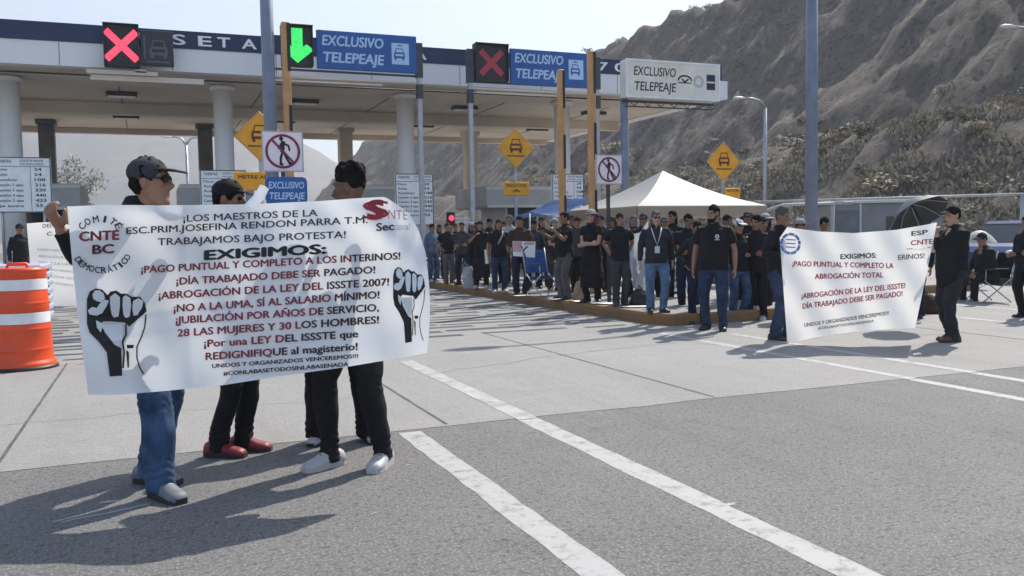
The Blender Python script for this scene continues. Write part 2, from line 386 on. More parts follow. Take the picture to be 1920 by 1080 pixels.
s = MB(); s.sheet(jig([(-26, 8.76), (30, 8.76), (30, 8.785), (-26, 8.785)], .004), .0045); 
# rumble bars of tyre grime across the two lanes in front of the booths
s = MB(); y = 11.3; k = 0
while y < 24:
    for X0, X1 in ((-5.0, 0.4), (1.2, 6.7)):
        x = X0
        while x < X1:
            L = random.uniform(.5, 1.6); w = random.uniform(.11, .21)*(1+.05*(y-11)); yo = random.uniform(-.06, .06)
            x2 = min(X1, x+L)
            s.sheet(jig([(x, y+yo), (x2, y+yo+random.uniform(-.03, .03)), (x2, y+yo+w), (x, y+yo+w*random.uniform(.6, 1))], .03, .25, k), .0045+0.0003*(k % 5))
            x = x2+random.uniform(-.05, .35); k += 1
    y += random.uniform(.42, .56)
tag(s.build('rumble_strip_grime', TAR), kind='structure')
# worn scraps of old paint
for i, (px, py, L, w, a) in enumerate(((200, 962, .42, .022, .3), (205, 941, .10, .035, 0), (1368, 946, .09, .035, .1), (640, 985, .03, .012, 0), (700, 962, .035, .01, .3), (765, 872, .04, .012, .1), (590, 830, .22, .015, .3))):
    p = gp(px, py); ca, sa = math.cos(a), math.sin(a); s = MB()
    q = [(p.x+ca*x-sa*yy, p.y+sa*x+ca*yy) for x, yy in ((-L/2, -w*.3), (L*.1, -w/2), (L/2, -w*.2), (L/2, w*.4), (0, w/2), (-L/2, w*.3))]
    s.sheet(jig(q, .012, .05, i), .0022 if p.y < 5.7 else .005); tag(s.build('paint_scrap', PAINT_W), kind='structure')

def wander(name, pts, w, m, z, seed, amp=.05):
    s = MB(); P = []
    for a, b in zip(pts[:-1], pts[1:]):
        k = max(2, int(math.dist(a, b)/.08))
        P += [(a[0]+(b[0]-a[0])*i/k, a[1]+(b[1]-a[1])*i/k) for i in range(k)]
    P = [Vector((x+amp*noise.noise(Vector((x*3, y*3, seed)))+amp*.4*noise.noise(Vector((x*11, y*11, seed))), y+amp*noise.noise(Vector((x*3, y*3, seed+5)))+amp*.4*noise.noise(Vector((x*11, y*11, seed+5))))) for x, y in P]
    for i, (a, b) in enumerate(zip(P[:-1], P[1:])):
        d = (b-a).normalized(); n_ = Vector((-d.y, d.x))*w*.5*(.5+abs(noise.noise(Vector((i*.21, seed, 0))))); s.add([(*(a-n_), z), (*(b-n_), z), (*(b+n_), z), (*(a+n_), z)], [(0, 1, 2, 3)])
    return tag(s.build(name, m), kind='structure')
wander('slab_crack', [(2.6, 8.3), (4.2, 8.9), (6.0, 9.2)], .012, JOINT, .0040, 9, .08); wander('slab_crack', [(-3.5, 6.8), (-1.0, 7.5), (1.8, 7.3)], .008, JOINT, .0040, 12, .1)
def island(x0, x1, y0, y1, nose):
    xm = (x0+x1)/2
    pts = [(x0, y1), (x0, y0+nose), (x0+.04, y0+.25), (x0+.2, y0), (x1-.2, y0), (x1-.04, y0+.25), (x1, y0+nose), (x1, y1)]
    s = MB(); s.prism(pts, 0, .13, 0); ins = [(max(x0+.14, min(x1-.14, p[0])), max(y0+.14, min(y1, p[1]))) for p in pts]
    n = len(pts)
    vs = [(p[0], p[1], .13) for p in pts]+[(p[0]+(.03 if p[0] < xm else -.03), p[1]+.02, .168) for p in pts]+[(p[0], p[1], .17) for p in ins]
    fs = [(j, (j+1) % n, n+(j+1) % n, n+j) for j in range(n)]+[(n+j, n+(j+1) % n, 2*n+(j+1) % n, 2*n+j) for j in range(n)]
    s.add(vs, fs, 0); s.add([vs[2*n+j] for j in range(n)], [tuple(range(n))], 1)
    tag(s.build('traffic_island', [KERB, CONCRETE]), kind='structure')
island(6.75, 9.6, 10.85, 60, .9); island(0.9, 3.0, 12.6, 60, 1); island(13.4, 16.2, 13.5, 60, 1); island(-6.3, -3.2, 13, 60, 1)

# ------------------------------------------------------------------ hillside, mountains
def smooth(a, b, x):
    t = max(0, min(1, (x-a)/(b-a))); return t*t*(3-2*t)
def hill_z(x, y):
    n1 = noise.fractal(Vector((x*.035, y*.02, 2.1)), 1, 2, 5); 
    foot = 31+3*noise.noise(Vector((0, y*.03, 5)))
    top = 7.2+1.6*noise.noise(Vector((1, y*.035, 8)))+.8*noise.noise(Vector((x*.15, y*.12, 1)))
    z = top*smooth(foot, foot+15, x)
    cut = 52+3*noise.noise(Vector((3, y*.02, 1)))
    rz = 27.5+1.5*n1+2*noise.noise(Vector((7, y*.011, 2)))+10*smooth(130, 370, y)
    sl = max(0, x-cut)*1.12
    rib = (abs(noise.noise(Vector((x*.03+y*.02, y*.11+x*.05, 4))))*2.7 + abs(noise.noise(Vector((x*.05, y*.33+x*.12, 9))))*1.7 + 1.1*noise.noise(Vector((x*.5, y*.55, 31))) + abs(noise.noise(Vector((x*.12, y*.6+x*.2, 19))))*1.3)*smooth(0, 14, sl)
    z += .6*abs(noise.noise(Vector((x*.55, y*.5, 6))))*smooth(0, 3, z)+.8*abs(noise.noise(Vector((x*.22, y*.3, 16))))*smooth(0, 3, z)
    z += min(sl, rz+max(0, x-cut-rz*.89)*.03) - rib + .7*noise.fractal(Vector((x*.2, y*.2, 3)), 1, 2, 4)*smooth(0, 4, z)
    end = 1-smooth(355, 440, y-(x-60)*.25)
    z = z*end
    return z if x > foot-1.5 else -0.3
xs = [27+.7*i for i in range(44)]+[57.8+.8*i for i in range(60)]+[106+5*i for i in range(24)]
ys = [-30]; 
while ys[-1] < 470: ys.append(ys[-1]+max(.9, .011*abs(ys[-1])+.35))
hm = MB(); ny = len(ys)
vs = [(x, y, hill_z(x, y)) for x in xs for y in ys]
hm.add(vs, [(i*ny+j, (i+1)*ny+j, (i+1)*ny+j+1, i*ny+j+1) for i in range(len(xs)-1) for j in range(ny-1)], 0, True)
def rock_mat(name, base, pale, dark, brush, sc):
    m = bpy.data.materials.new(name); m.use_nodes = True; t = m.node_tree; b = t.nodes['Principled BSDF']; MATS[name] = m
    tc = nn(t, 'ShaderNodeTexCoord'); mp = nn(t, 'ShaderNodeMapping'); mp.inputs['Scale'].default_value = (.35, 1.0, .22); mp.inputs['Rotation'].default_value = (0.35, 0, 0)
    t.links.new(tc.outputs['Object'], mp.inputs['Vector'])
    def nz(s_, d, src, r_=.6):
        n = nn(t, 'ShaderNodeTexNoise'); n.inputs['Scale'].default_value = s_; n.inputs['Detail'].default_value = d; n.inputs['Roughness'].default_value = r_
        t.links.new(src, n.inputs['Vector']); return n.outputs['Fac']
    def rp(s_, a, b_):
        r = nn(t, 'ShaderNodeValToRGB'); r.color_ramp.elements[0].position = a; r.color_ramp.elements[1].position = b_; t.links.new(s_, r.inputs['Fac']); return r.outputs['Color']
    def mx(f, a, c):
        x = nn(t, 'ShaderNodeMix', data_type='RGBA'); t.links.new(f, x.inputs[0])
        for k, q in ((6, a), (7, c)):
            if isinstance(q, tuple): x.inputs[k].default_value = q+(1,)
            else: t.links.new(q, x.inputs[k])
        return x.outputs[2]
    streak = nz(sc, 9, mp.outputs[0], .7); blot = nz(.06, 5, tc.outputs['Object']); fine = nz(1.6, 8, tc.outputs['Object'], .75); bush = nz(.55, 7, tc.outputs['Object'], .75)
    c = mx(rp(blot, .35, .65), base, tuple(q*.78 for q in base))
    c = mx(rp(streak, .52, .72), c, pale); c = mx(rp(fine, .5, .66), c, dark); c = mx(rp(bush, .56, .66), c, brush)
    t.links.new(c, b.inputs['Base Color']); b.inputs['Roughness'].default_value = .95; b.inputs['Specular IOR Level'].default_value = .15
    bp = nn(t, 'ShaderNodeBump'); bp.inputs['Strength'].default_value = 1.0; bp.inputs['Distance'].default_value = .8
    ad = nn(t, 'ShaderNodeMath', operation='ADD'); t.links.new(streak, ad.inputs[0]); t.links.new(fine, ad.inputs[1]); t.links.new(ad.outputs[0], bp.inputs['Height'])
    t.links.new(bp.outputs['Normal'], b.inputs['Normal'])
    return m
ROCK = rock_mat('weathered_rock_slope', (.24, .209, .181), (.45, .4, .35), (.07, .062, .054), (.14, .125, .1), .55)
tag(hm.build('hillside', ROCK), kind='structure')
mm = MB(); k = 0
def ridge(D0, prof, seed, depth):
    s = MB(); n = 160; rows = 14; vs = []
    for i in range(n+1):
        px = -500+i*(1500/n)
        for j in range(rows+1):
            t = j/rows; D = D0+depth*(t-.0)
            base = pd(px, 450, D); d0 = pd(px, 450, D0)
            top = prof(px)
            z = max(-2, (top*math.sin(min(1, t*1.05)*math.pi/2)**1.0)*(1) + (12*noise.fractal(Vector((base.x*.006, base.y*.006, seed)), 1, 2, 5)+9*abs(noise.noise(Vector((base.x*.02, base.y*.004, seed)))))*smooth(0, .4, t)) if t > 0 else -2
            vs.append((base.x, base.y, z))
    s.add(vs, [(i*(rows+1)+j, (i+1)*(rows+1)+j, (i+1)*(rows+1)+j+1, i*(rows+1)+j+1) for i in range(n) for j in range(rows)], 0, True)
    return s
MROCK = rock_mat('far_mountain_rock', (.2, .18, .16), (.42, .39, .36), (.07, .065, .06), (.1, .1, .08), .02)
def prof1(px):
    # silhouette height in metres at 900 m
    P = [(-500, 440), (0, 395), (250, 345), (430, 280), (520, 232), (560, 208), (600, 180), (640, 146), (700, 108), (800, 62), (1000, 16)]
    for a, b in zip(P[:-1], P[1:]):
        if px <= b[0]: return a[1]+(b[1]-a[1])*(px-a[0])/(b[0]-a[0])
    return 5
tag(ridge(1250, prof1, 3.3, 700).build('mountain', MROCK), kind='structure')

# ------------------------------------------------------------------ shrubs on the slope
LEAF = [mat('sage_leaf', (.2, .175, .13), .8, .35, 3), mat('dry_straw_leaf', (.36, .31, .23), .85, .3, 3), mat('dusty_green_leaf', (.12, .115, .08), .8, .35, 3)]
TWIG = mat('shrub_twig', (.12, .1, .085), .9, .2, 6)
def shrub_proto(seed, n=260):
    R = random.Random(seed); mb = MB(); tw = MB()
    cl = [(R.uniform(-.6, .6), R.uniform(-.6, .6), R.uniform(.25, .8), R.uniform(.22, .42)) for _ in range(9)]
    for c in cl: tw.tube([(0, 0, -.25), (c[0]*.5, c[1]*.5, c[2]*.5), (c[0], c[1], c[2])], [.04, .025, .01], 5)
    for _ in range(n):
        c = R.choice(cl); d = Vector((R.gauss(0, 1), R.gauss(0, 1), R.gauss(0, .8))).normalized()*c[3]*R.uniform(.5, 1.05)
        p = Vector(c[:3])+d; a = Vector((R.gauss(0, 1), R.gauss(0, 1), R.gauss(0, 1))).normalized(); b = a.orthogonal().normalized()
        L = R.uniform(.07, .15); w = L*.5
        mb.add([p-a*L, p+b*w, p+a*L, p-b*w], [(0, 1, 2, 3)], 0)
    return mb, tw
protos = []
for i in range(5):
    f, tw = shrub_proto(40+i); protos.append((f.mesh('shrub_foliage', LEAF[i % 3]), tw.mesh('shrub_stem', TWIG)))
cnt = 0; R = random.Random(5); spots = []
while len(spots) < 200:
    y = R.uniform(5, 130)*R.uniform(.3, 1)+12; x = R.uniform(32, 56); z = hill_z(x, y)
    if z < .5: continue
    D = x*_h.x+y*_h.y; u = (x*_r0.x+y*_r0.y)/D
    if not (-.05 < u < .66): continue
    spots.append((x, y, z, D))
for _ in range(45):
    y = R.uniform(105, 260); x = 80+R.uniform(-4, 10); z = hill_z(x, y); spots.append((x, y, z+.2, x*_h.x+y*_h.y))
spots.sort(key=lambda q: q[3])
for i, (x, y, z, D) in enumerate(spots):
    fm, tm = protos[R.randrange(5)]; sc = R.uniform(.55, 1.5)*(1 if x < 46 else 1.2)
    e = thing('shrub', 'dry scrub bush growing on the rocky bank behind the toll plaza', 'bush', (x, y, z-.1*sc), R.uniform(0, 6.28), 'scrub bushes on the bank')
    e.scale = (sc*R.uniform(.9, 1.3), sc*R.uniform(.9, 1.3), sc*R.uniform(.6, .95))
    for nm, me in (('foliage', fm), ('stem', tm)):
        o = bpy.data.objects.new(nm, me); COL.objects.link(o); o.parent = e
# dry grass and litter between the bushes: nobody could count it
R = random.Random(77); mb = MB(); k = 0
while k < 18000:
    y = R.uniform(8, 120)*R.uniform(.35, 1)+10; x = R.uniform(30.5, 52); z = hill_z(x, y)
    if z < .2: continue
    D = x*_h.x+y*_h.y; u = (x*_r0.x+y*_r0.y)/D
    if not (-.02 < u < .64) or noise.noise(Vector((x*.25, y*.25, 11))) < -.12: continue
    k += 1; h = R.uniform(.1, .34)*R.uniform(.6, 1.2); w = R.uniform(.03, .08); a = R.uniform(0, 3.14)
    for q in (a, a+1.6):
        c, s_ = math.cos(q)*w, math.sin(q)*w; lx, ly = R.uniform(-.2, .2), R.uniform(-.2, .2)
        mb.add([(x-c, y-s_, z-.1), (x+c, y+s_, z-.1), (x+c*1.3+lx, y+s_*1.3+ly, z+h*R.uniform(.5, 1)), (x-c*.6+lx, y-s_*.6+ly, z+h)], [(0, 1, 2, 3)], R.choice((0, 1, 1, 1)))
tag(mb.build('dry_grass', LEAF), kind='stuff')
# a pale tree beside the far-left booth
def tree(px, D, h, label, seed, leaf, r=1.0):
    p = pd(px, 460, D); R = random.Random(seed); t = thing('tree', label, 'tree', (p.x, p.y, 0))
    mb = MB(); mb.tube([(0, 0, -.1), (.05, 0, h*.3), (.0, .1, h*.55), (.1, 0, h*.8)], [.16*r, .12*r, .09*r, .03], 8)
    cl = []
    for i in range(14):
        a = R.uniform(0, 6.28); q = R.uniform(.4, 1)*h*.28; z = R.uniform(.5, 1.0)*h
        c = Vector((q*math.cos(a), q*math.sin(a), z)); cl.append((c, R.uniform(.1, .17)*h)); mb.tube([(0, 0, h*.45), c*.6+Vector((0, 0, h*.2)), c], [.06, .04, .015], 5)
    mb.build('trunk', TWIG, t); f = MB()
    for _ in range(1500):
        c, rr = R.choice(cl); d = Vector((R.gauss(0, 1), R.gauss(0, 1), R.gauss(0, .8))).normalized()*rr*R.uniform(.3, 1.05)
        q = c+d; a = Vector((R.gauss(0, 1), R.gauss(0, 1), R.gauss(0, 1))).normalized(); b = a.orthogonal().normalized(); L = R.uniform(.08, .16)
        f.add([q-a*L, q+b*L*.5, q+a*L, q-b*L*.5], [(0, 1, 2, 3)])
    f.build('crown', leaf, t); return t
tree(146, 56, 6.3, 'pale dusty tree rising behind the grey booth on the far left', 3, mat('dusty_grey_leaf', (.3, .3, .27), .8, .3, 3))
tree(262, 70, 3.2, 'low dark tree behind the cap of the man holding the large banner', 8, LEAF[2], .7)

# ------------------------------------------------------------------ toll plaza canopy
YF, YB, XR, XL, ZS = 28.75, 44.6, 20.9, -14.0, 6.46
t = thing('toll_canopy', 'long white toll plaza canopy with a navy band and round columns', 'toll canopy', (8.7, 31.3, 0))
def loc(p): return (p[0]-8.7, p[1]-31.3, p[2])
def cbox(mb, x0, x1, y0, y1, z0, z1, mi=0): mb.box(loc(((x0+x1)/2, (y0+y1)/2, (z0+z1)/2)), (x1-x0, y1-y0, z1-z0), mi); return mb
m_ = MB(); cbox(m_, XL, XR-.6, YF+.4, YB, ZS+.05, ZS+.75); m_.build('roof', SOFFIT, t)
m_ = MB(); cbox(m_, XL, XR, YF, YF+.4, ZS, ZS+.69); cbox(m_, XR-.6, XR, YF+.4, YB+.2, ZS+.0, ZS+.69); m_.build('fascia', ROOF_W, t)
m_ = MB(); cbox(m_, XL, XR-.28, YF-.03, YF+.4, ZS+.693, ZS+1.22); cbox(m_, XR-.5, XR-.28, YF+.4, YB, ZS+.693, ZS+1.22); m_.build('blue_band', NAVY, t)
m_ = MB(); cbox(m_, XL, XR-.62, 36.2, 36.7, ZS-.35, ZS+.047); m_.build('beam', SOFFIT, t)
m_ = MB(); cbox(m_, XL, XR-.62, YB-.35, YB-.002, ZS-.2, ZS+.047); m_.build('beam', SOFFIT, t)
m_ = MB()
for i in range(11): m_.box(loc((XL+2.6+i*3.05, YF-.001, ZS+.345)), (.018, .006, .66))
m_.build('panel_joints', JOINT, t)
m_ = MB(); m_.tube([loc((XL+1, YF+1.2, ZS-.03)), loc((XR-2, YF+1.2, ZS-.03))], .03, 6); m_.build('conduit', DARK_STEEL, t)
m_ = MB()
for i in range(7): m_.box(loc((XL+4+i*4.6, 38.3, ZS+.043)), (.03, 12, .012))
m_.build('soffit_joints', JOINT, t)
for x in (-10.2, -3.9, 2.4, 8.7, 15.0):
    m_ = MB(); m_.cyl(loc((x, 31.3, .17)), loc((x, 31.3, ZS+.06)), .31, None, 28); m_.lathe([(.31, 0), (.42, .02), (.42, .14), (.31, .16)], 28, 0, loc((x, 31.3, ZS-.12))); m_.build('column', COLUMN, t)
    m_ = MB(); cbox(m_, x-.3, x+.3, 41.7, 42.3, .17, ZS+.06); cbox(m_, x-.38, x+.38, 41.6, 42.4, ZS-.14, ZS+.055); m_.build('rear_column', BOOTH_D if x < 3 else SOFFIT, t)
LAMP_W = mat('lamp_diffuser', (.7, .7, .68), .4, .05, 5)
for x in (-7, -.75, 5.5, 11.8, 17.6):
    for y in (33.6, 39.5):
        m_ = MB(); m_.box(loc((x, y, ZS-.02)), (1.0, .5, .14), 0, None, .03); L = m_.build('ceiling_light', DARK_STEEL, t)
        m_ = MB(); m_.box(loc((x, y, ZS-.1)), (.85, .36, .03)); m_.build('diffuser', LAMP_W, L)
m_ = MB()
for ch, x in (('C', -.78), ('A', -.05), ('S', 1.0), ('E', 1.75), ('T', 2.3), ('A', 3.05), ('A', 8.55), ('7', 15.45), ('0', 16.12)):
    w = .36 if ch not in 'A' else .42
    put_text(m_, ch, lambda a, b: loc((x-w/2+a*w, YF-.036, ZS+.8+b*.31)), 0, .02)
m_.build('lettering', SIGN_WHITE, t)

# ------------------------------------------------------------------ toll booths and price boards under the canopy
def booth(x, label, w=2.6):
    b = thing('toll_booth', label, 'toll booth', (x, 36.0, .17))
    m = MB(); m.box((0, 0, .55), (1.5, 3.0, 1.1)); m.box((-.71, 0, 1.72), (.08, 3.0, 1.24)); m.box((.71, 0, 1.72), (.08, 3.0, 1.24)); m.build('wall', BOOTH, b)
    for yy in (-1.46, 1.46): m = MB(); m.box((0, yy, 1.72), (1.34, .03, 1.24)); m.build('window', GLASS_D, b)
    m = MB(); m.box((0, 0, 2.78), (w, 4.0, .88), 0, None, .05); m.build('roof', BOOTH, b)
    m = MB(); m.box((0, -2.0, 2.37), (w-.1, .06, .1)); m.box((0, -2.02, 3.12), (w-.02, .06, .12)); m.build('trim', ROOF_W, b)
    return b
booth(-3.5, 'grey toll booth under the canopy behind the left price board'); booth(2.3, 'grey toll booth hidden behind the two men in caps')
booth(8.5, 'grey toll booth beside the centre price board', 2.4); booth(14.6, 'wide pale toll booth roof behind the amber bump sign', 3.6)
ROWS = [('Moto', '24'), ('Auto', '54'), ('Autobús', '108'), ('Camión 2 ejes', '216'), ('Camión 3 ejes', '330'), ('Camión 4 ejes', '440'), ('Camión 5 ejes', '423'), ('Eje extra', '55')]
def price_board(x, z0, label, w=1.35, h=1.55):
    b = thing('price_board', label, 'toll price board', (x, 28.2, .17))
    m = MB(); m.box((0, 0, z0+h/2), (w, .06, h), 0, None, .01); m.build('board', SIGN_WHITE, b)
    m = MB(); m.cyl((-w*.35, .06, 0), (-w*.35, .06, z0+h-.1), .04, None, 8); m.build('post', STEEL, b); m = MB(); m.cyl((w*.35, .06, 0), (w*.35, .06, z0+h-.1), .04, None, 8); m.build('post', STEEL, b)
    m = MB()
    for fx in (-w/2+.02, w/2-.02): m.box((fx, -.036, z0+h/2), (.025, .012, h-.02))
    for fz in (z0+.015, z0+h-.015): m.box((0, -.037, fz), (w-.05, .012, .025))
    m.build('frame', DARK_STEEL, b)
    m = MB(); sign_text(m, 'TARIFAS', -w*.42, z0+h-.16, .4, .085, -.034, 0, .01); sign_text(m, 'CUOTA PESOS', -.02, z0+h-.13, .58, .06, -.034, 0, .01); sign_text(m, 'IVA INCLUIDO', -.02, z0+h-.22, .58, .05, -.034, 0, .01)
    m.flat([(-w/2+.04, z0+h-.27), (w/2-.04, z0+h-.27), (w/2-.04, z0+h-.255), (-w/2+.04, z0+h-.255)], -.034); m.flat([(.22, z0+.04), (.232, z0+.04), (.232, z0+h-.26), (.22, z0+h-.26)], -.034)
    for i, (a, c) in enumerate(ROWS):
        z = z0+h-.38-i*.145; put = min(.68, .075*len(a)); sign_text(m, a, -w*.43, z, put, .075, -.034, 0, .012); sign_text(m, c, .33, z, .11*len(c)*.8, .085, -.034, 0, .02)
    m.build('lettering', INK, b); return b
p = py_at(40, 365, 28.2); price_board(py_at(42, 365, 28.2).x, 2.05, 'white toll price board at the far left behind the orange barrel', 1.5)
price_board(py_at(777, 370, 28.2).x, 1.55, 'white toll price board just right of the large banner', 1.3, 1.7); price_board(py_at(420, 370, 28.2).x, 1.75, 'white toll price board between the two men in caps')
price_board(py_at(1065, 370, 28.2).x, 1.75, 'white toll price board between the ochre posts', 1.25)

# ------------------------------------------------------------------ lane signals and gantries
LED_R = led('red_led', (1.0, .07, .13), 1.1); LED_RD = led('dim_red_led', (.6, .06, .1), .1); LED_G = led('green_led', (.06, .85, .16), .75)
def cross(m, x, z, r, y, w, mi=0):
    m.stroke([(x-r, z-r), (x+r, z+r)], w, y, mi); m.stroke([(x-r, z+r), (x+r, z-r)], w, y-.002, mi)
def signal(parent, x, z, w, h, kind, y=0.0):
    m = MB(); m.box((x, y+.12, z), (w, .24, h), 0, None, .02)
    for a in (-1, 1): m.box((x+a*(w/2-.02), y-.05, z), (.03, .1, h-.05))
    m.box((x, y-.07, z+h/2-.02), (w, .14, .03)); b = m.build('signal_box', BLACK, parent)
    m = MB()
    if kind == 'x': cross(m, x, z, h*.3, y-.006, h*.16); m.build('red_cross', LED_R, b)
    if kind == 'd': cross(m, x, z, h*.27, y-.006, h*.16); m.build('red_cross', LED_RD, b)
    if kind == 'a':
        q = h*.42; m.flat([(x-q*.32, z+q), (x+q*.32, z+q), (x+q*.32, z-q*.05), (x+q*.55, z+q*.1), (x+q*.95, z-q*.2), (x, z-q), (x-q*.95, z-q*.2), (x-q*.55, z+q*.1), (x-q*.32, z-q*.05)], y-.006); m.build('green_arrow', LED_G, b)
    return b
def car_icon(m, x, z, s, y, mi=0, mi2=1):
    o = lambda P: [(x+a*s, z+b*s) for a, b in P]
    m.flat(o([(-.3, .5), (.3, .5), (.42, .1), (.5, .02), (.5, -.38), (-.5, -.38), (-.5, .02), (-.42, .1)]), y, mi)
    m.flat(o([(-.24, .42), (.24, .42), (.33, .14), (-.33, .14)]), y-.002, mi2); m.flat(o([(-.36, -.02), (.36, -.02), (.36, -.2), (-.36, -.2)]), y-.002, mi2)
    for a in (-.36, .36): m.flat(o([(a-.09, -.36), (a+.09, -.36), (a+.09, -.55), (a-.09, -.55)]), y, mi)
# fascia mounted red cross and unlit panel
YG = 28.3
a = py_at(193, 90, YG); b_ = py_at(262, 90, YG); c_ = py_at(326, 95, YG)
t = thing('lane_signal', 'black lane signal box with a bright red cross and an unlit car panel', 'lane signal', (a.x, YG, 6.2)); h0 = py_at(225, 85, YG).z-6.2
w1 = b_.x-a.x; w2 = c_.x-b_.x; signal(t, w1/2, h0, w1-.02, 1.24, 'x')
m = MB(); m.box((w1+w2/2, .1, h0-.02), (w2-.02, .2, 1.02), 0, None, .02); q = m.build('unlit_panel', mat('unlit_panel_face', (.03, .033, .042), .5, .2, 5), t)
m = MB(); car_icon(m, w1+w2*.55, h0-.04, .5, -.006, 0, 1); m.stroke([(w1+w2*.14, h0-.35), (w1+w2*.14, h0+.3)], .05, -.006); m.stroke([(w1+w2*.2, h0-.42), (w1+w2*.85, h0-.42)], .05, -.006); m.build('car_symbol', [mat('unlit_symbol', (.1, .105, .12), .5, .1, 5), BLACK], q)
m = MB(); m.box((w1*.5, .3, h0-.75), (w1+w2, .3, .12)); m.box((w1, .25, h0-.68), (.3, .2, .1)); m.box((w1+.2, .3, h0-.9), (w1+w2+1.2, .1, .16)); m.build('bracket', SOFFIT, t)
def gantry(pxl, pxr, py_sig, kind, px_sign, label, Y=26.5):
    L, Rr = py_at(pxl, 100, Y), py_at(pxr, 120, Y); t = thing('overhead_sign_gantry', label, 'overhead sign', (L.x, Y, .0)); W_ = Rr.x-L.x
    zt = py_at(pxl, py_sig, Y).z
    for x, nm in ((0, 'post'), (W_, 'post')):
        m = MB(); m.box((x, .1, (zt+.3)/2), (.13, .13, zt+.3)); m.box((x, .1, .2), (.3, .3, .1)); m.build('post', STEEL, t)
        m = MB(); m.box((x, .1, zt-.05), (.2, .2, 1.05)); m.box((x, .1, zt-1.0), (.16, .26, .42)); m.build('post_clamp', DARK_STEEL, t)
    m = MB()
    for dz in (.42, -.52): m.box((W_/2, .16, zt+dz), (W_, .06, .06))
    m.build('crossbar', DARK_STEEL, t)
    m = MB(); m.box((W_/2, .2, zt-.72), (W_, .12, .06)); m.box((W_*.4, .2, zt-.84), (W_*.7, .1, .05)); m.build('cable_tray', SOFFIT, t)
    s0, s1 = py_at(px_sign[0], px_sign[2], Y), py_at(px_sign[1], px_sign[3], Y); sx = s0.x-L.x; sw = s1.x-s0.x; zc = (s0.z+s1.z)/2; hh = 1.13
    g0, g1 = px_sign[4]; ga, gb = py_at(g0, 100, Y).x-L.x, py_at(g1, 100, Y).x-L.x
    signal(t, (ga+gb)/2, zc+.06, gb-ga, 1.2, kind)
    m = MB(); m.box((sx+sw/2, .04, zc), (sw, .1, hh), 0, None, .015); sb = m.build('sign_panel', SIGN_BLUE, t)
    m = MB(); sign_text(m, 'EXCLUSIVO', sx+.16, zc+.13, sw*.60, .3, -.014, 0, .03, .12); sign_text(m, 'TELEPEAJE', sx+.16, zc-.36, sw*.60, .3, -.014, 0, .03, .12); m.build('lettering', SIGN_PALE, sb)
    m = MB(); ix = sx+sw*.83; m.flat([(ix-.27, zc-.32), (ix+.27, zc-.32), (ix+.27, zc+.32), (ix-.27, zc+.32)], -.013, 0); car_icon(m, ix-.03, zc-.0, .34, -.016, 1, 0); m.flat([(ix-.1, zc+.23), (ix+.06, zc+.23), (ix+.06, zc+.265), (ix-.1, zc+.265)], -.016, 1); m.build('toll_tag_symbol', [SIGN_PALE, SIGN_BLUE], sb)
    return t
gantry(500, 787, 92, 'a', (594, 781, 92, 103, (528, 587)), 'blue overhead telepeaje sign with a green arrow signal beside it')
gantry(882, 1121, 120, 'd', (957, 1104, 124, 132, (890, 952)), 'blue overhead telepeaje sign with a dim red cross signal beside it')
# cream sign on a single mast
Y = 24.0; a = py_at(1172, 148, Y); b_ = py_at(1345, 155, Y); pz = py_at(1179, 150, Y)
t = thing('overhead_sign_gantry', 'cream overhead telepeaje sign box on one grey mast above the white tent', 'overhead sign', (pz.x, Y, 0)); sw = b_.x-a.x; zc = (a.z+b_.z)/2; x0 = a.x-pz.x
m = MB(); m.cyl((0, .3, 0), (0, .3, zc+.3), .14, .12, 14); m.box((0, .3, .2), (.5, .5, .06)); m.build('mast', POST_BLUE, t)
m = MB(); m.box((x0+sw/2, .12, zc), (sw, .42, 1.16), 0, None, .03); sb = m.build('sign_panel', SIGN_CREAM, t)
m = MB(); 
for dz in (-.56, .56): m.box((x0+sw/2, -.1, zc+dz), (sw+.04, .04, .05))
for dx in (0, sw): m.box((x0+dx, -.1, zc), (.05, .04, 1.07))
m.build('sign_frame', SIGN_WHITE, sb)
m = MB(); sign_text(m, 'EXCLUSIVO', x0+.26, zc+.1, sw*.44, .28, -.094, 0, .012, .1); sign_text(m, 'TELEPEAJE', x0+.26, zc-.36, sw*.44, .28, -.094, 0, .012, .1); m.build('lettering', INK, sb)
m = MB(); cx = x0+sw*.62
pts = [(cx+.24*math.cos(q), zc+.02+.14*math.sin(q)) for q in [math.pi*i/10 for i in range(11)]]; m.stroke(pts, .05, -.095, 0); m.stroke([(cx-.24, zc-.06), (cx+.24, zc-.06)], .03, -.096, 0); m.stroke([(cx-.1, zc+.05), (cx, zc-.04), (cx+.12, zc+.06)], .05, -.0955, 0)
m.ring(x0+sw*.77, zc, .1, .2, -.095, 1); m.flat([(x0+sw*.86, zc-.24), (x0+sw*.955, zc-.24), (x0+sw*.955, zc+.24), (x0+sw*.86, zc+.24)], -.095, 2); m.stroke([(x0+sw*.87, zc), (x0+sw*.945, zc)], .05, -.097, 3)
m.build('toll_tag_symbol', [INK, GREY_INK, NAVY_INK, SIGN_CREAM], sb)
m = MB(); m.box((x0+sw/2, .2, zc-.66), (sw, .08, .08)); 
for i in range(7): m.stroke([(x0+.2+i*sw/7, zc-.62), (x0+.2+(i+.5)*sw/7, zc-.8)], .03, .2); m.stroke([(x0+.2+(i+.5)*sw/7, zc-.8), (x0+.2+(i+1)*sw/7-.05, zc-.62)], .03, .2)
m.box((x0+sw/2, .2, zc-.82), (sw*.95, .05, .04)); m.build('truss', DARK_STEEL, t)

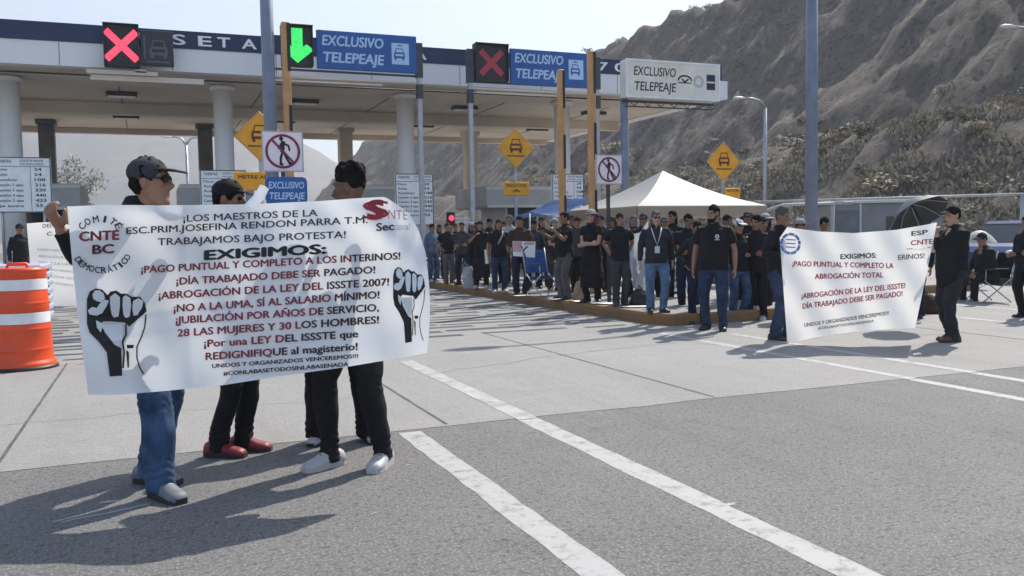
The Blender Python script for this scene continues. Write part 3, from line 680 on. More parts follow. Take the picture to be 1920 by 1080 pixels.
# ------------------------------------------------------------------ lamp posts
def big_lamp(px, D, label, arm_dir, H=7.9, r=.115):
    p = pd(px, 500, D); t = thing('lamp_post', label, 'lamp post', (p.x, p.y, .0))
    m = MB(); m.tube([(0, 0, 0), (0, 0, H)], [r, r*.88], 20); m.build('post', POST_BLUE, t)
    m = MB(); m.box((0, 0, .22), (.45, .45, .06), 0, None, .01); m.tube([(0, 0, .2), (0, 0, .5)], [r*1.25, r*1.2], 20); m.build('base_plate', POST_BLUE, t)
    m = MB(); m.tube([(0, 0, H-.1), (arm_dir*.5, 0, H+.25), (arm_dir*1.6, 0, H+.35)], [.05, .045, .04], 10); m.build('arm', POST_BLUE, t)
    m = MB(); m.ball((arm_dir*1.95, 0, H+.33), .4, 14, 0, (1, .4, .22)); m.build('lamp_head', STEEL, t); return t
big_lamp(516, 15.0, 'tall grey blue lamp post behind the no pedestrians sign above the large banner', -1); big_lamp(1521, 17.2, 'tall grey blue lamp post standing behind the smaller banner', -1, 7.7, .12)
def street_lamp(px, D, label, arms, H=9.0, arm=1.5):
    p = pd(px, 500, D); t = thing('street_lamp', label, 'street lamp', (p.x, p.y, 0)); m = MB(); m.tube([(0, 0, 0), (0, 0, H-.5)], [.14, .09], 12); m.build('post', STEEL, t)
    for a in arms:
        m = MB(); m.tube([(0, 0, H-.55), (a*arm*.3, 0, H-.1), (a*arm*.6, 0, H), (a*arm, 0, H+.02)], [.09, .07, .06, .05], 8); m.build('arm', STEEL, t)
        m = MB(); m.ball((a*(arm+.35), 0, H), .42, 12, 0, (1, .35, .2)); m.build('lamp_head', LAMP_W, t)
street_lamp(1435, 52, 'slim street lamp with one arm in front of the rocky slope', (-1,)); street_lamp(1945, 35, 'street lamp at the right edge with only its arm and head in view', (-1,), 9.0)
street_lamp(358, 66, 'double armed street lamp seen under the canopy between the columns', (-1, 1), 9.0, 1.0)

# ------------------------------------------------------------------ ochre posts and small signs
def ochre_post(px, py_top, Y, label, H=5.0):
    q = py_at(px, py_top, Y); t = thing('marker_post', label, 'marker post', (q.x, Y, .17)); H = q.z-.17; m = MB(); m.box((0, 0, H/2), (.13, .13, H), 0, None, .012); m.box((0, 0, .02), (.26, .26, .04)); m.build('post', AMBER_POST, t)
    m = MB(); z = H-.75
    m.box((.04, -.072, H-.42), (.05, .014, .8))
    for k in range(3): m.box((.04, -.072, H-1.75-k*1.3), (.05, .014, .72))
    m.build('black_inset', BLACK, t)
ochre_post(534, 42, 15.4, 'tall ochre post with black insets pressed against the left lamp post'); ochre_post(1108, 96, 15.5, 'tallest ochre post with black insets right of the ped sign gap'); ochre_post(1051, 131, 17.3, 'shorter plain looking ochre post in front of the second blue overhead sign')
def bump_sign(px, py, Y, label, r=.53, plate=None, base=.17):
    q = py_at(px, py, Y); t = thing('warning_sign', label, 'road sign', (q.x, Y, base)); z = q.z-base
    m = MB(); m.box((0, .05, z/2), (.06, .06, z)); m.build('post', STEEL, t)
    def dia(k, y0): return [(0, y0, z+k), (k, y0, z), (0, y0, z-k), (-k, y0, z)]
    rr = Matrix.Rotation(math.pi/4, 3, 'Y'); m = MB(); m.box((0, 0, z), (r*1.414, .03, r*1.414), 0, rr, .008); b = m.build('sign_plate', SIGN_AMBER, t)
    m = MB(); k0, k1 = r*.98, r*.92
    for i in range(4):
        a = [(0, k0), (k0, 0), (0, -k0), (-k0, 0)]; c = [(0, k1), (k1, 0), (0, -k1), (-k1, 0)]; j = (i+1) % 4
        m.flat([(a[i][0], z+a[i][1]), (a[j][0], z+a[j][1]), (c[j][0], z+c[j][1]), (c[i][0], z+c[i][1])], -.018)
    m.build('border', mat('sign_border', (.5, .3, .12), .5, .1, 5), b)
    m = MB(); car_icon(m, 0, z+.07, .34, -.018, 0, 1); m.stroke([(-.24, z-.2), (.24, z-.2)], .03, -.018, 0); m.build('car_symbol', [mat('sign_brown_ink', (.12, .035, .012), .5, .1, 5), SIGN_AMBER], b)
    if plate:
        zp = py_at(px, plate[0], Y).z-base; w, hh, tx = plate[1], plate[2], plate[3]; ox = plate[4]
        m = MB(); m.box((ox, -.0, zp), (w, .03, hh), 0, None, .012); b2 = m.build('plate', SIGN_AMBER, t); m = MB()
        for i, s_ in enumerate(tx): sign_text(m, s_, ox-w*.4 if i == 0 else ox-w*.16, zp+hh*.14-i*hh*.38, w*.8 if i == 0 else w*.32, hh*.2, -.018, 0, .02)
        m.build('lettering', MATS['sign_brown_ink'], b2)
bump_sign(487, 256, 19.2, 'amber diamond bump sign partly hidden behind the left no pedestrians sign', .53, (340, .86, .38, ('METRE ADE', ), -.12)); bump_sign(967, 278, 21.3, 'amber diamond bump sign in front of the centre booth', .53, (354, .7, .36, ('REDUCTOR', 'A'), .0))
bump_sign(1357, 303, 20.0, 'amber diamond bump sign to the right of the white tent', .54, (362, .5, .28, ('REDUCTOR',), .28))
def ped_sign(px, py, D, base, label, sz):
    q = pd(px, py, D); t = thing('prohibition_sign', label, 'road sign', (q.x, q.y, base)); z = q.z-base; m = MB(); m.box((0, .035, (z+sz*.4)/2), (.05, .05, z+sz*.4)); m.build('post', DARK_STEEL, t)
    m = MB(); m.box((0, 0, z), (sz, .018, sz), 0, None, .006); b = m.build('sign_plate', SIGN_PINK, t)
    k = sz*.5; y = -.012; m = MB()
    for a in (-1, 1): m.box((a*k*.97, -.01, z), (sz*.03, .006, sz)); m.box((0, -.0105, z+a*k*.97), (sz*.93, .006, sz*.03))
    m.build('border', mat('sign_grey_border', (.42, .4, .4), .5, .1, 5), b)
    m = MB(); m.disc(-.06*k, z+.62*k, .1*k, y); m.stroke([(.02*k, z+.45*k), (-.02*k, z+.02*k)], .2*k, y); m.stroke([(.0, z+.42*k), (.28*k, z+.28*k), (.33*k, z+.05*k)], .09*k, y-.0005); m.stroke([(-.05*k, z+.4*k), (-.2*k, z+.15*k)], .09*k, y-.001)
    m.stroke([(-.0, z), (-.1*k, z-.3*k), (-.12*k, z-.62*k), (-.02*k, z-.64*k)], .11*k, y-.0015); m.stroke([(.03*k, z), (.16*k, z-.3*k), (.32*k, z-.6*k), (.4*k, z-.58*k)], .11*k, y-.002); m.build('walking_figure', INK, b)
    m = MB(); m.ring(0, z, .72*k, .84*k, y-.004, 0, 44); m.stroke([(-.5*k, z+.55*k), (.52*k, z-.56*k)], .11*k, y-.0045); m.build('prohibition_ring', PROHIBIT, b)
ped_sign(530, 284, 11.9, .0, 'square no pedestrians sign above the heads at the large banner', .545); q = gp(1141, 568, .17); ped_sign(1141.5, 318, q.dot(_h), .17, 'square no pedestrians sign on a dark post in front of the white tent', .50)
# small blue sign
q = pd(537, 357, 11.65); t = thing('telepeaje_sign', 'small rounded blue telepeaje sign just above the large banner', 'road sign', (q.x, q.y, .17)); z = q.z-.17
m = MB(); m.box((0, .04, z/2), (.06, .06, z)); m.build('post', STEEL, t); pts = []
for cx, cz, a0 in ((.21, .115, 0), (-.21, .115, 90), (-.21, -.115, 180), (.21, -.115, 270)): pts += [(cx+.06*math.cos(rad(a0+30*i)), z+cz+.06*math.sin(rad(a0+30*i))) for i in range(4)]
m = MB(); m.flat(pts, -.012); n = len(pts); m.add([(p[0], -.012, p[1]) for p in pts]+[(p[0], .012, p[1]) for p in pts], [(j, n+j, n+(j+1) % n, (j+1) % n) for j in range(n)]+[tuple(range(2*n-1, n-1, -1))]); b = m.build('sign_plate', SIGN_BLUE, t)
m = MB(); sign_text(m, 'EXCLUSIVO', -.225, z+.025, .45, .09, -.016, 0, .025, .1); sign_text(m, 'TELEPEAJE', -.225, z-.115, .45, .09, -.016, 0, .025, .1); m.build('lettering', SIGN_PALE, b)
# barrier with red lamp
q = pd(845, 410, 31); t = thing('barrier_gate', 'toll barrier with a lit red lamp and two white arms left of the crowd', 'barrier', (q.x, q.y, .17)); z = q.z-.17
m = MB(); m.box((0, .1, .55), (.4, .4, 1.1), 0, None, .03); m.cyl((0, 0, 1.0), (0, 0, z-.15), .05); m.build('cabinet', BOOTH_D, t)
m = MB(); m.box((0, 0, z), (.28, .16, .46), 0, None, .03); m.build('lamp_housing', BLACK, t); m = MB(); m.ball((0, -.1, z+.02), .1, 14); m.build('red_lamp', led('red_lamp', (1, .06, .14), 1.3), t)
for dz in (.02, -.1):
    m = MB(); m.box((.48, .05, z+dz-.02), (.72, .05, .07)); m.build('arm', REFLECT, t)
m = MB(); m.box((.5, .06, z-.55), (.09, .05, .75)); m.build('arm_support', REFLECT, t)

# ------------------------------------------------------------------ barrel and crash cushion on the left
q = gp(42, 690); t = thing('traffic_barrel', 'orange traffic barrel with two white bands at the left edge', 'traffic barrel', (q.x, q.y+.0, 0))
pr = [(.33, 0), (.345, .03), (.34, .07), (.315, .1), (.308, .2), (.314, .22), (.306, .24), (.30, .42), (.307, .44), (.298, .46), (.295, .50), (.292, .50), (.288, .62), (.295, .62), (.29, .7), (.297, .72), (.288, .74), (.283, .86), (.28, .86), (.277, .98), (.282, .98), (.279, 1.06), (.285, 1.075), (.272, 1.1), (.22, 1.105), (.05, 1.09)]
S_ = py_at(42, 502, q.y).z/1.1
pr2 = [pr[0]]
for (a0, z0), (a1, z1), (a2, z2) in zip(pr[:-2], pr[1:-1], pr[2:]):
    for (aa, zz) in ((a0, z0), None, (a2, z2)) if False else (((a0, z0)), (a2, z2)):
        L_ = math.hypot(aa-a1, zz-z1) or 1; q_ = min(.003, L_*.3); pr2.append((a1+(aa-a1)*q_/L_, z1+(zz-z1)*q_/L_))
pr2.append(pr[-1])
m = MB(); m.lathe([(r*1.0, z*S_) for r, z in pr2], 48, 0); m.build('body', BARREL, t)
for z0, z1, r0, r1 in ((.502, .618, .3005, .297), (.862, .978, .289, .286)):
    m = MB(); m.lathe([(r0-.003, z0*S_), (r0-.003, z0*S_+.002), (r1-.003, z1*S_-.002), (r1-.003, z1*S_)], 48, 0); m.build('reflective_band', REFLECT, t)
m = MB(); m.tube([(-.1, 0, 1.08*S_), (-.09, 0, 1.14*S_), (.09, 0, 1.14*S_), (.1, 0, 1.08*S_)], .02, 8); m.build('handle', BARREL, t)
m = MB(); m.tube([(0, 0, 0), (0, 0, .04)], [.365, .35], 28); m.build('rubber_base', BLACK, t)
q = pd(5, 500, 14.5); t = thing('crash_cushion', 'pale blue grey ribbed crash cushion behind the orange barrel', 'crash barrier', (q.x, q.y, 0)); m = MB()
for k in range(7): m.box((0, 0, .12+.14*k), (1.3, 1.6, .1), 0, None, .02)
m.build('ribs', mat('pale_blue_plastic', (.36, .42, .52), .5, .1, 4), t); m = MB(); m.box((0, 0, .5), (1.2, 1.5, 1.0)); m.build('core', DARK_STEEL, t); m = MB(); m.box((-.35, -.7, 1.16), (.5, .2, .3), 0, None, .03); m.build('marker', SIGN_BLUE, t)

# ------------------------------------------------------------------ tents
def tent(x0, y0, s, ze, zp, label, mtop, mval, name='canopy_tent', val=.24, legs=True):
    t = thing(name, label, 'tent', (x0+s/2, y0+s/2, 0)); h = s/2; N = 10
    for k in range(4):
        a, b = [(-h, -h), (h, -h), (h, h), (-h, h)][k], [(-h, -h), (h, -h), (h, h), (-h, h)][(k+1) % 4]; vs, fs = [], []
        for i in range(N+1):
            f = i/N; sag = -.10*math.sin(f*math.pi)
            for j in range(N+1):
                e = j/N; x = (a[0]+(b[0]-a[0])*e)*(1-f); y = (a[1]+(b[1]-a[1])*e)*(1-f)
                vs.append((x, y, ze+(zp-ze)*f+sag-.05*math.sin(e*math.pi)*(1-f)*math.sin(f*3.1)))
        fs = [(i*(N+1)+j, i*(N+1)+j+1, (i+1)*(N+1)+j+1, (i+1)*(N+1)+j) for i in range(N) for j in range(N)]
        m = MB(); m.add(vs, fs, 0, True); m.build('roof_panel', mtop, t)
        m = MB(); vs = []
        for j in range(21):
            e = j/20; x = a[0]+(b[0]-a[0])*e; y = a[1]+(b[1]-a[1])*e; w = .02*math.sin(j*1.9); nx = Vector((b[1]-a[1], a[0]-b[0])).normalized()
            vs += [(x+nx.x*.01, y+nx.y*.01, ze), (x+nx.x*(.02+w), y+nx.y*(.02+w), ze-val-.03*abs(math.sin(e*math.pi*5)))]
        m.add(vs, [(2*j, 2*j+1, 2*j+3, 2*j+2) for j in range(20)], 0, True); m.build('valance', mval, t)
    for a in ((-h, -h), (h, -h), (h, h), (-h, h)):
        m = MB(); m.box((a[0]*.98, a[1]*.98, ze/2), (.045, .045, ze)); m.box((a[0]*.98, a[1]*.98, .02), (.14, .14, .03)); m.build('leg', STEEL, t)
    m = MB()
    for a, b in (((-h, -h), (h, -h)), ((h, -h), (h, h)), ((h, h), (-h, h)), ((-h, h), (-h, -h))):
        n = 4
        for i in range(n):
            A = Vector(a).lerp(Vector(b), i/n)*.97; B = Vector(a).lerp(Vector(b), (i+1)/n)*.97; z0, z1 = (ze-.06, ze-.42) if i % 2 == 0 else (ze-.42, ze-.06)
            m.tube([(A.x, A.y, z0), (B.x, B.y, z1)], .014, 6); m.tube([(A.x, A.y, z0-.36*(1 if i % 2 == 0 else -1)), (B.x, B.y, z1+.36*(1 if i % 2 == 0 else -1))], .014, 6)
    m.build('frame', STEEL, t); return t
p = gp(1195, 560); c = pd(1195, 386, 20.6); ctr = pd(1240, 320, 23.0)
tent(c.x, c.y, 3.7, c.z, ctr.z, 'white canopy tent with a tan valance over the middle of the crowd', TENT_W, TENT_T)
c = pd(1000, 392, 21.0); t = thing('tarpaulin', 'crumpled blue tarpaulin shade sagging behind the crowd left of the ochre posts', 'tarpaulin', (c.x, c.y, 0)); vs = []
for i in range(15):
    for j in range(11):
        a, b = i/14, j/10; z = c.z+.35*a-.05-.25*math.sin(a*math.pi)*(1-b)-.3*b*(1-a)+.08*noise.noise(Vector((a*5, b*5, 2)))
        vs.append((a*1.7-.1, b*2.2, z))
m = MB(); m.add(vs, [(i*11+j, (i+1)*11+j, (i+1)*11+j+1, i*11+j+1) for i in range(14) for j in range(10)], 0, True); m.build('sheet', TARP, t)
for x, y, z in ((-.1, 0, c.z-.1), (1.6, 0, c.z+.25), (-.1, 2.2, c.z-.35), (1.6, 2.2, c.z+.25)): m = MB(); m.cyl((x, y, .1), (x, y, z), .02, None, 8); m.build('pole', STEEL, t)

# ------------------------------------------------------------------ far right: shade frame, cabin, car, parasols
FRAMEP = mat('weathered_white_pipe', (.42, .42, .42), .6, .15, 3)
A = pd(1370, 380, 33); B = pd(1960, 363, 27); t = thing('shade_frame', 'long white horizontal pipe frame on posts in front of the scrub bank', 'frame', (A.x, A.y, 0)); m = MB()
loc2 = lambda p: Vector(p)-Vector((A.x, A.y, 0)); m.tube([loc2(A), loc2(A.lerp(B, .5)), loc2(B)], .042, 8); A2 = pd(1430, 386, 31); B2 = pd(1530, 390, 30); m.build('pipe', FRAMEP, t)
m = MB(); Q0, Q1 = pd(1360, 418, 31), pd(1470, 384, 31); m.tube([loc2(Q0), loc2(Q1), loc2(pd(1600, 380, 30.5))], .055, 8); m.build('pipe', FRAMEP, t)
for f in (.37, .66, .94):
    q = A.lerp(B, f); m = MB(); m.cyl(loc2((q.x, q.y, 0)), loc2(q), .06, None, 8); m.build('post', FRAMEP, t)
q = pd(1690, 420, 33); t = thing('site_cabin', 'grey flat roofed site cabin behind the black umbrella', 'cabin', (q.x, q.y+1.2, 0), rad(-24)); m = MB(); m.box((0, 0, 1.15), (4.0, 2.3, 2.3), 0, None, .03)
m.build('wall', CABIN, t); m = MB(); m.box((0, 0, 2.36), (4.2, 2.5, .12), 0, None, .02); m.build('roof', BOOTH, t); m = MB(); m.box((-1.55, -1.16, 1.05), (.85, .04, 2.0)); d = m.build('door', BOOTH_D, t); m = MB(); m.box((-1.25, -1.19, 1.05), (.05, .04, .12)); m.build('handle', STEEL, d)
m = MB(); m.box((.5, -1.16, 1.4), (1.2, .03, .8)); m.build('window', GLASS_D, t); m = MB(); 
for x in (-1.05, 1.6): m.box((x, -1.165, 1.15), (.06, .04, 2.3))
m.build('trim', BOOTH, t)
def wheel(parent, x, y, r=.33):
    m = MB(); m.cyl((x, y-.1, r), (x, y+.1, r), r, None, 22); w = m.build('wheel', BLACK, parent); m = MB(); m.cyl((x, y-.11, r), (x, y+.11, r), r*.6, None, 14); m.build('rim', STEEL, w)
q = pd(1893, 505, 22); t = thing('parked_car', 'blue car parked behind the seated man at the right edge', 'car', (q.x+.6, q.y, 0), rad(12)); CARP = mat('blue_car_paint', (.015, .05, .15), .3, .05, 3)
m = MB(); side = [(-2.1, .35), (-2.12, .75), (-1.95, .88), (-1.15, .95), (1.3, .97), (2.0, .9), (2.1, .7), (2.08, .35)]
def extr(m, P, w, mi=0):
    n = len(P); m.add([(x, -w/2, z) for x, z in P]+[(x, w/2, z) for x, z in P], [tuple(range(n)), tuple(range(2*n-1, n-1, -1))]+[(j, n+j, n+(j+1) % n, (j+1) % n) for j in range(n)], mi)
extr(m, side, 1.72); m.build('body', CARP, t); m = MB(); extr(m, [(-1.2, .94), (-.6, 1.42), (.75, 1.44), (1.35, .96)], 1.5); m.build('cabin_glass', GLASS_D, t); m = MB(); extr(m, [(-.62, 1.42), (-.5, 1.49), (.66, 1.5), (.78, 1.43)], 1.46); m.build('roof', CARP, t)
m = MB(); m.box((0, 0, .36), (4.25, 1.76, .16), 0, None, .04); m.build('bumper', REFLECT, t)
for a in (-1.3, 1.3):
    for b in (-.82, .82): wheel(t, a, b)
for b in (-.6, .6): m = MB(); m.ball((-2.08, b, .7), .12, 10, 0, (.5, 1, .8)); m.build('headlight', REFLECT, t)
def parasol(q, r, h, label, mt, name, tilt=0.0, inner=None, n=8, group=None):
    t = thing(name, label, 'umbrella', (q.x, q.y, q.z)); M = Matrix.Rotation(tilt, 4, 'X'); vs = [(0, 0, h)]; K = n*3
    def cz(f, j): return h*(1-f**2.0)-.04*r*f*abs(math.sin(math.pi*j/3*1.0))*0
    rings = [.35, .7, 1.0]
    for f in rings:
        for j in range(K):
            s_ = 1-.07*f*(abs(math.sin(math.pi*(j % 3)/3))); an = 2*math.pi*j/K; vs.append((r*f*s_*math.cos(an), r*f*s_*math.sin(an), h*(1-(f)**1.9)))
    fs = [(0, 1+j, 1+(j+1) % K) for j in range(K)]
    for i in range(2): fs += [(1+i*K+j, 1+(i+1)*K+j, 1+(i+1)*K+(j+1) % K, 1+i*K+(j+1) % K) for j in range(K)]
    m = MB(); m.add([M @ Vector(v) for v in vs], fs, 0, True)
    m.build('canopy', mt, t); m = MB(); m.tube([M @ Vector((0, 0, h+.05)), M @ Vector((0, 0, -1.0 if name == 'umbrella' else -1.7))], .012, 8); m.build('shaft', DARK_STEEL, t)
    for j in range(n):
        an = 2*math.pi*j/n; m = MB(); m.tube([M @ Vector((0, 0, h-.03)), M @ Vector((r*.5*math.cos(an), r*.5*math.sin(an), h*.72-.02)), M @ Vector((r*math.cos(an), r*math.sin(an), -.01))], .006, 5); m.build('rib', STEEL, t)
    return t
parasol(pd(1722, 405, 12.2), .43, .25, 'black open umbrella held behind the smaller banner', mat('black_umbrella_cloth', (.03, .032, .04), .45, .3, 5), 'umbrella', rad(-38))
parasol(pd(1836, 455, 19.5), .36, .28, 'small pale parasol above the seated man', TENT_W, 'parasol')

# ------------------------------------------------------------------ people
import numpy as np
def remesh(mb, voxel, it=3, wrinkle=0.0, seed=0, aniso=(9, 9, 22), fac=.5, bunch=()):
    me = bpy.data.meshes.new('r'); me.from_pydata(mb.v, [], mb.f); ob = bpy.data.objects.new('r', me); COL.objects.link(ob)
    r = ob.modifiers.new('r', 'REMESH'); r.mode = 'VOXEL'; r.voxel_size = voxel
    if it: q = ob.modifiers.new('s', 'SMOOTH'); q.iterations = it; q.factor = fac
    dg = bpy.context.evaluated_depsgraph_get(); out = bpy.data.meshes.new_from_object(ob.evaluated_get(dg))
    bpy.data.objects.remove(ob); bpy.data.meshes.remove(me)
    n = len(out.vertices); out.polygons.foreach_set('use_smooth', np.ones(len(out.polygons), dtype=bool))
    if wrinkle and n:
        c = np.empty(n*3); out.vertices.foreach_get('co', c); c = c.reshape(-1, 3); nr = np.empty(n*3); out.vertices.foreach_get('normal', nr); nr = nr.reshape(-1, 3)
        rs = np.random.RandomState(seed+3); d = np.zeros(n)
        for k in range(9):
            a = rs.randn(3); a /= np.linalg.norm(a); fr = (np.array(aniso)*a)*rs.uniform(.7, 3.2); d += np.sin(c@fr*2+rs.uniform(0, 6.28)+1.7*np.sin(c@(rs.randn(3)*9)+k))/(1+.25*k)
        d *= wrinkle/2.6
        for z0, sp, am in bunch: d += am*np.exp(-((c[:, 2]-z0)/sp)**2)*np.sin(c[:, 2]*(150+14*np.sin(c[:, 0]*31+seed))+c[:, 0]*55*np.sin(seed)+c[:, 1]*40+np.sin(c[:, 0]*70+c[:, 1]*50)*1.2)
        c += nr*d[:, None]; out.vertices.foreach_set('co', c.ravel())
    out.update(); return out
def obj(name, me, mats, parent):
    o = bpy.data.objects.new(name, me); COL.objects.link(o); me.materials.clear()
    for m in (mats if isinstance(mats, (list, tuple)) else [mats]): me.materials.append(m)
    if parent: o.parent = parent
    return o
def ik(a, t, l1, l2, pole):
    a = Vector(a); t = Vector(t); d = t-a; L = d.length; mx = (l1+l2)*.995
    if L > mx: d *= mx/L; L = mx; t = a+d
    if L < abs(l1-l2)+.02: L = abs(l1-l2)+.02
    c = (l1*l1+L*L-l2*l2)/(2*L); h = math.sqrt(max(0, l1*l1-c*c)); u = d.normalized(); p = Vector(pole); p = (p-u*p.dot(u)); p = p.normalized() if p.length > 1e-4 else u.orthogonal()
    return a+u*c+p*h, t
SKINS = {'d': mat('dark_brown_skin', (.13, .065, .042), .55, .08, 14), 'a': mat('tan_skin', (.29, .15, .095), .55, .08, 14), 'b': mat('brown_skin', (.25, .125, .075), .55, .08, 14), 'c': mat('light_skin', (.45, .26, .18), .55, .08, 14)}
EYE = mat('dark_eye', (.02, .016, .014), .3, .1, 8); LIP = mat('lip_skin', (.26, .1, .08), .5, .1, 12)
def fabric(name, c, var=.18): return mat(name, c, .85, var, 9, .15, 160, 0, .2)
FAB = {'black': fabric('black_cotton', (.016, .016, .019)), 'black2': fabric('faded_black_cotton', (.03, .03, .035)), 'char': fabric('charcoal_cloth', (.05, .05, .058)), 'grey': fabric('grey_trouser_cloth', (.10, .095, .10)),
       'jean': fabric('blue_denim', (.045, .078, .15), .45), 'jeanl': fabric('light_blue_denim', (.10, .16, .26), .3), 'jeand': fabric('dark_denim', (.03, .045, .085), .3), 'denimj': fabric('grey_blue_denim_jacket', (.11, .15, .22), .25),
       'navy': fabric('navy_cloth', (.018, .024, .045)), 'brown': fabric('dark_brown_cloth', (.05, .028, .022)), 'white': fabric('white_cotton', (.6, .6, .61), .06), 'red': fabric('red_cloth', (.35, .03, .03)), 'pale': fabric('pale_grey_cloth', (.34, .34, .36))}
HAIR = {'black': mat('black_hair', (.010, .009, .008), .85, .3, 40, .5, 90, 0, .15), 'brown': mat('brown_hair', (.04, .024, .016), .85, .3, 40, .5, 90, 0, .15), 'grey': mat('grey_hair', (.085, .08, .075), .9, .3, 40, .5, 90), 'red': mat('auburn_hair', (.14, .03, .015), .5, .3, 40, .5, 90)}
SHOE = {'black': mat('black_shoe', (.02, .02, .022), .5, .2, 10), 'white': mat('white_shoe', (.42, .42, .43), .5, .08, 10), 'red': mat('red_shoe', (.2, .016, .026), .5, .15, 10), 'brown': mat('maroon_boot', (.1, .035, .03), .55, .2, 10), 'grey': mat('grey_shoe', (.16, .17, .19), .6, .2, 10)}
SOLE = {'w': mat('white_sole', (.45, .44, .43), .6, .08, 10), 'k': mat('dark_sole', (.03, .03, .03), .7, .2, 10)}
HEADS = [(-.118, .022, -.078, -.03), (-.108, .040, -.088, -.0), (-.085, .053, -.09, .03), (-.05, .062, -.09, .062), (-.015, .069, -.09, .083), (.025, .073, -.087, .095), (.055, .0755, -.092, .1), (.085, .0745, -.086, .1), (.112, .063, -.066, .086), (.131, .040, -.036, .056), (.141, .014, -.005, .025)]
def head_geo(M):
    mb = MB(); mb.loft([((0, (a+b)/2, z), rx, (b-a)/2) for z, rx, a, b in HEADS], 20, 0, True, 2.15)
    mb.tube([(0, -.084, .042), (0, -.1, .018), (0, -.117, -.012), (0, -.104, -.022)], [.009, .012, .016, .011], 8)
    for s in (-1, 1):
        mb.ball((s*.013, -.098, -.014), .012, 8); mb.tube([(s*.058, -.066, .05), (s*.035, -.089, .056), (s*.012, -.092, .05)], [.008, .011, .008], 7); mb.ball((s*.048, -.066, .008), .022, 8)
        mb.ball((s*.078, .012, .015), .03, 10, 0, (.35, .7, 1.15), Matrix.Rotation(s*.3, 3, 'Z'))
    mb.tube([(-.024, -.084, -.046), (0, -.0945, -.043), (.024, -.084, -.046)], [.005, .0075, .005], 6); mb.tube([(-.02, -.084, -.058), (0, -.093, -.059), (.02, -.084, -.058)], [.005, .008, .005], 6)
    mb.ball((0, -.076, -.095), .022, 8)
    mb.v = [tuple(M @ Vector(v)) for v in mb.v]; return mb
def merge(a, b): a.add(b.v, b.f); return a
def hand_geo(mb, w, d, lat, nrm, s, curl):
    w, d, lat, nrm = Vector(w), Vector(d).normalized(), Vector(lat), Vector(nrm)
    lat = (lat-d*lat.dot(d)).normalized(); n = d.cross(lat).normalized()
    if n.dot(nrm) < 0: n = -n
    P = lambda a, b, c: w+d*a*s+lat*b*s+n*c*s
    mb.tube([P(-.02, 0, 0), P(.02, 0, 0), P(.06, .0, .003), P(.092, 0, .004)], [.026*s, .034*s, .042*s, .039*s], 10, 0, True, True, .42, lat)
    for k, (o, L) in enumerate(((.030, .062), (.0105, .074), (-.0105, .069), (-.030, .052))):
        p = P(.085, o, .003); c1, c2, c3 = curl*.5+.06*k*.5, curl*1.15+.05*k, curl*1.8+.05*k; L *= s; q = [p]
        for c, f in ((c1, .42), (c2, .32), (c3, .26)): q.append(q[-1]+(d*math.cos(c)+n*math.sin(c)+lat*(o*.8))*L*f)
        mb.tube(q, [.0105*s, .0102*s, .0092*s, .0075*s], 8)
    q = [P(.018, .03, .004), P(.045, .054, .014), P(.07, .062, .026), P(.088, .058, .036)]; mb.tube(q, [.015*s, .0125*s, .011*s, .0085*s], 8)
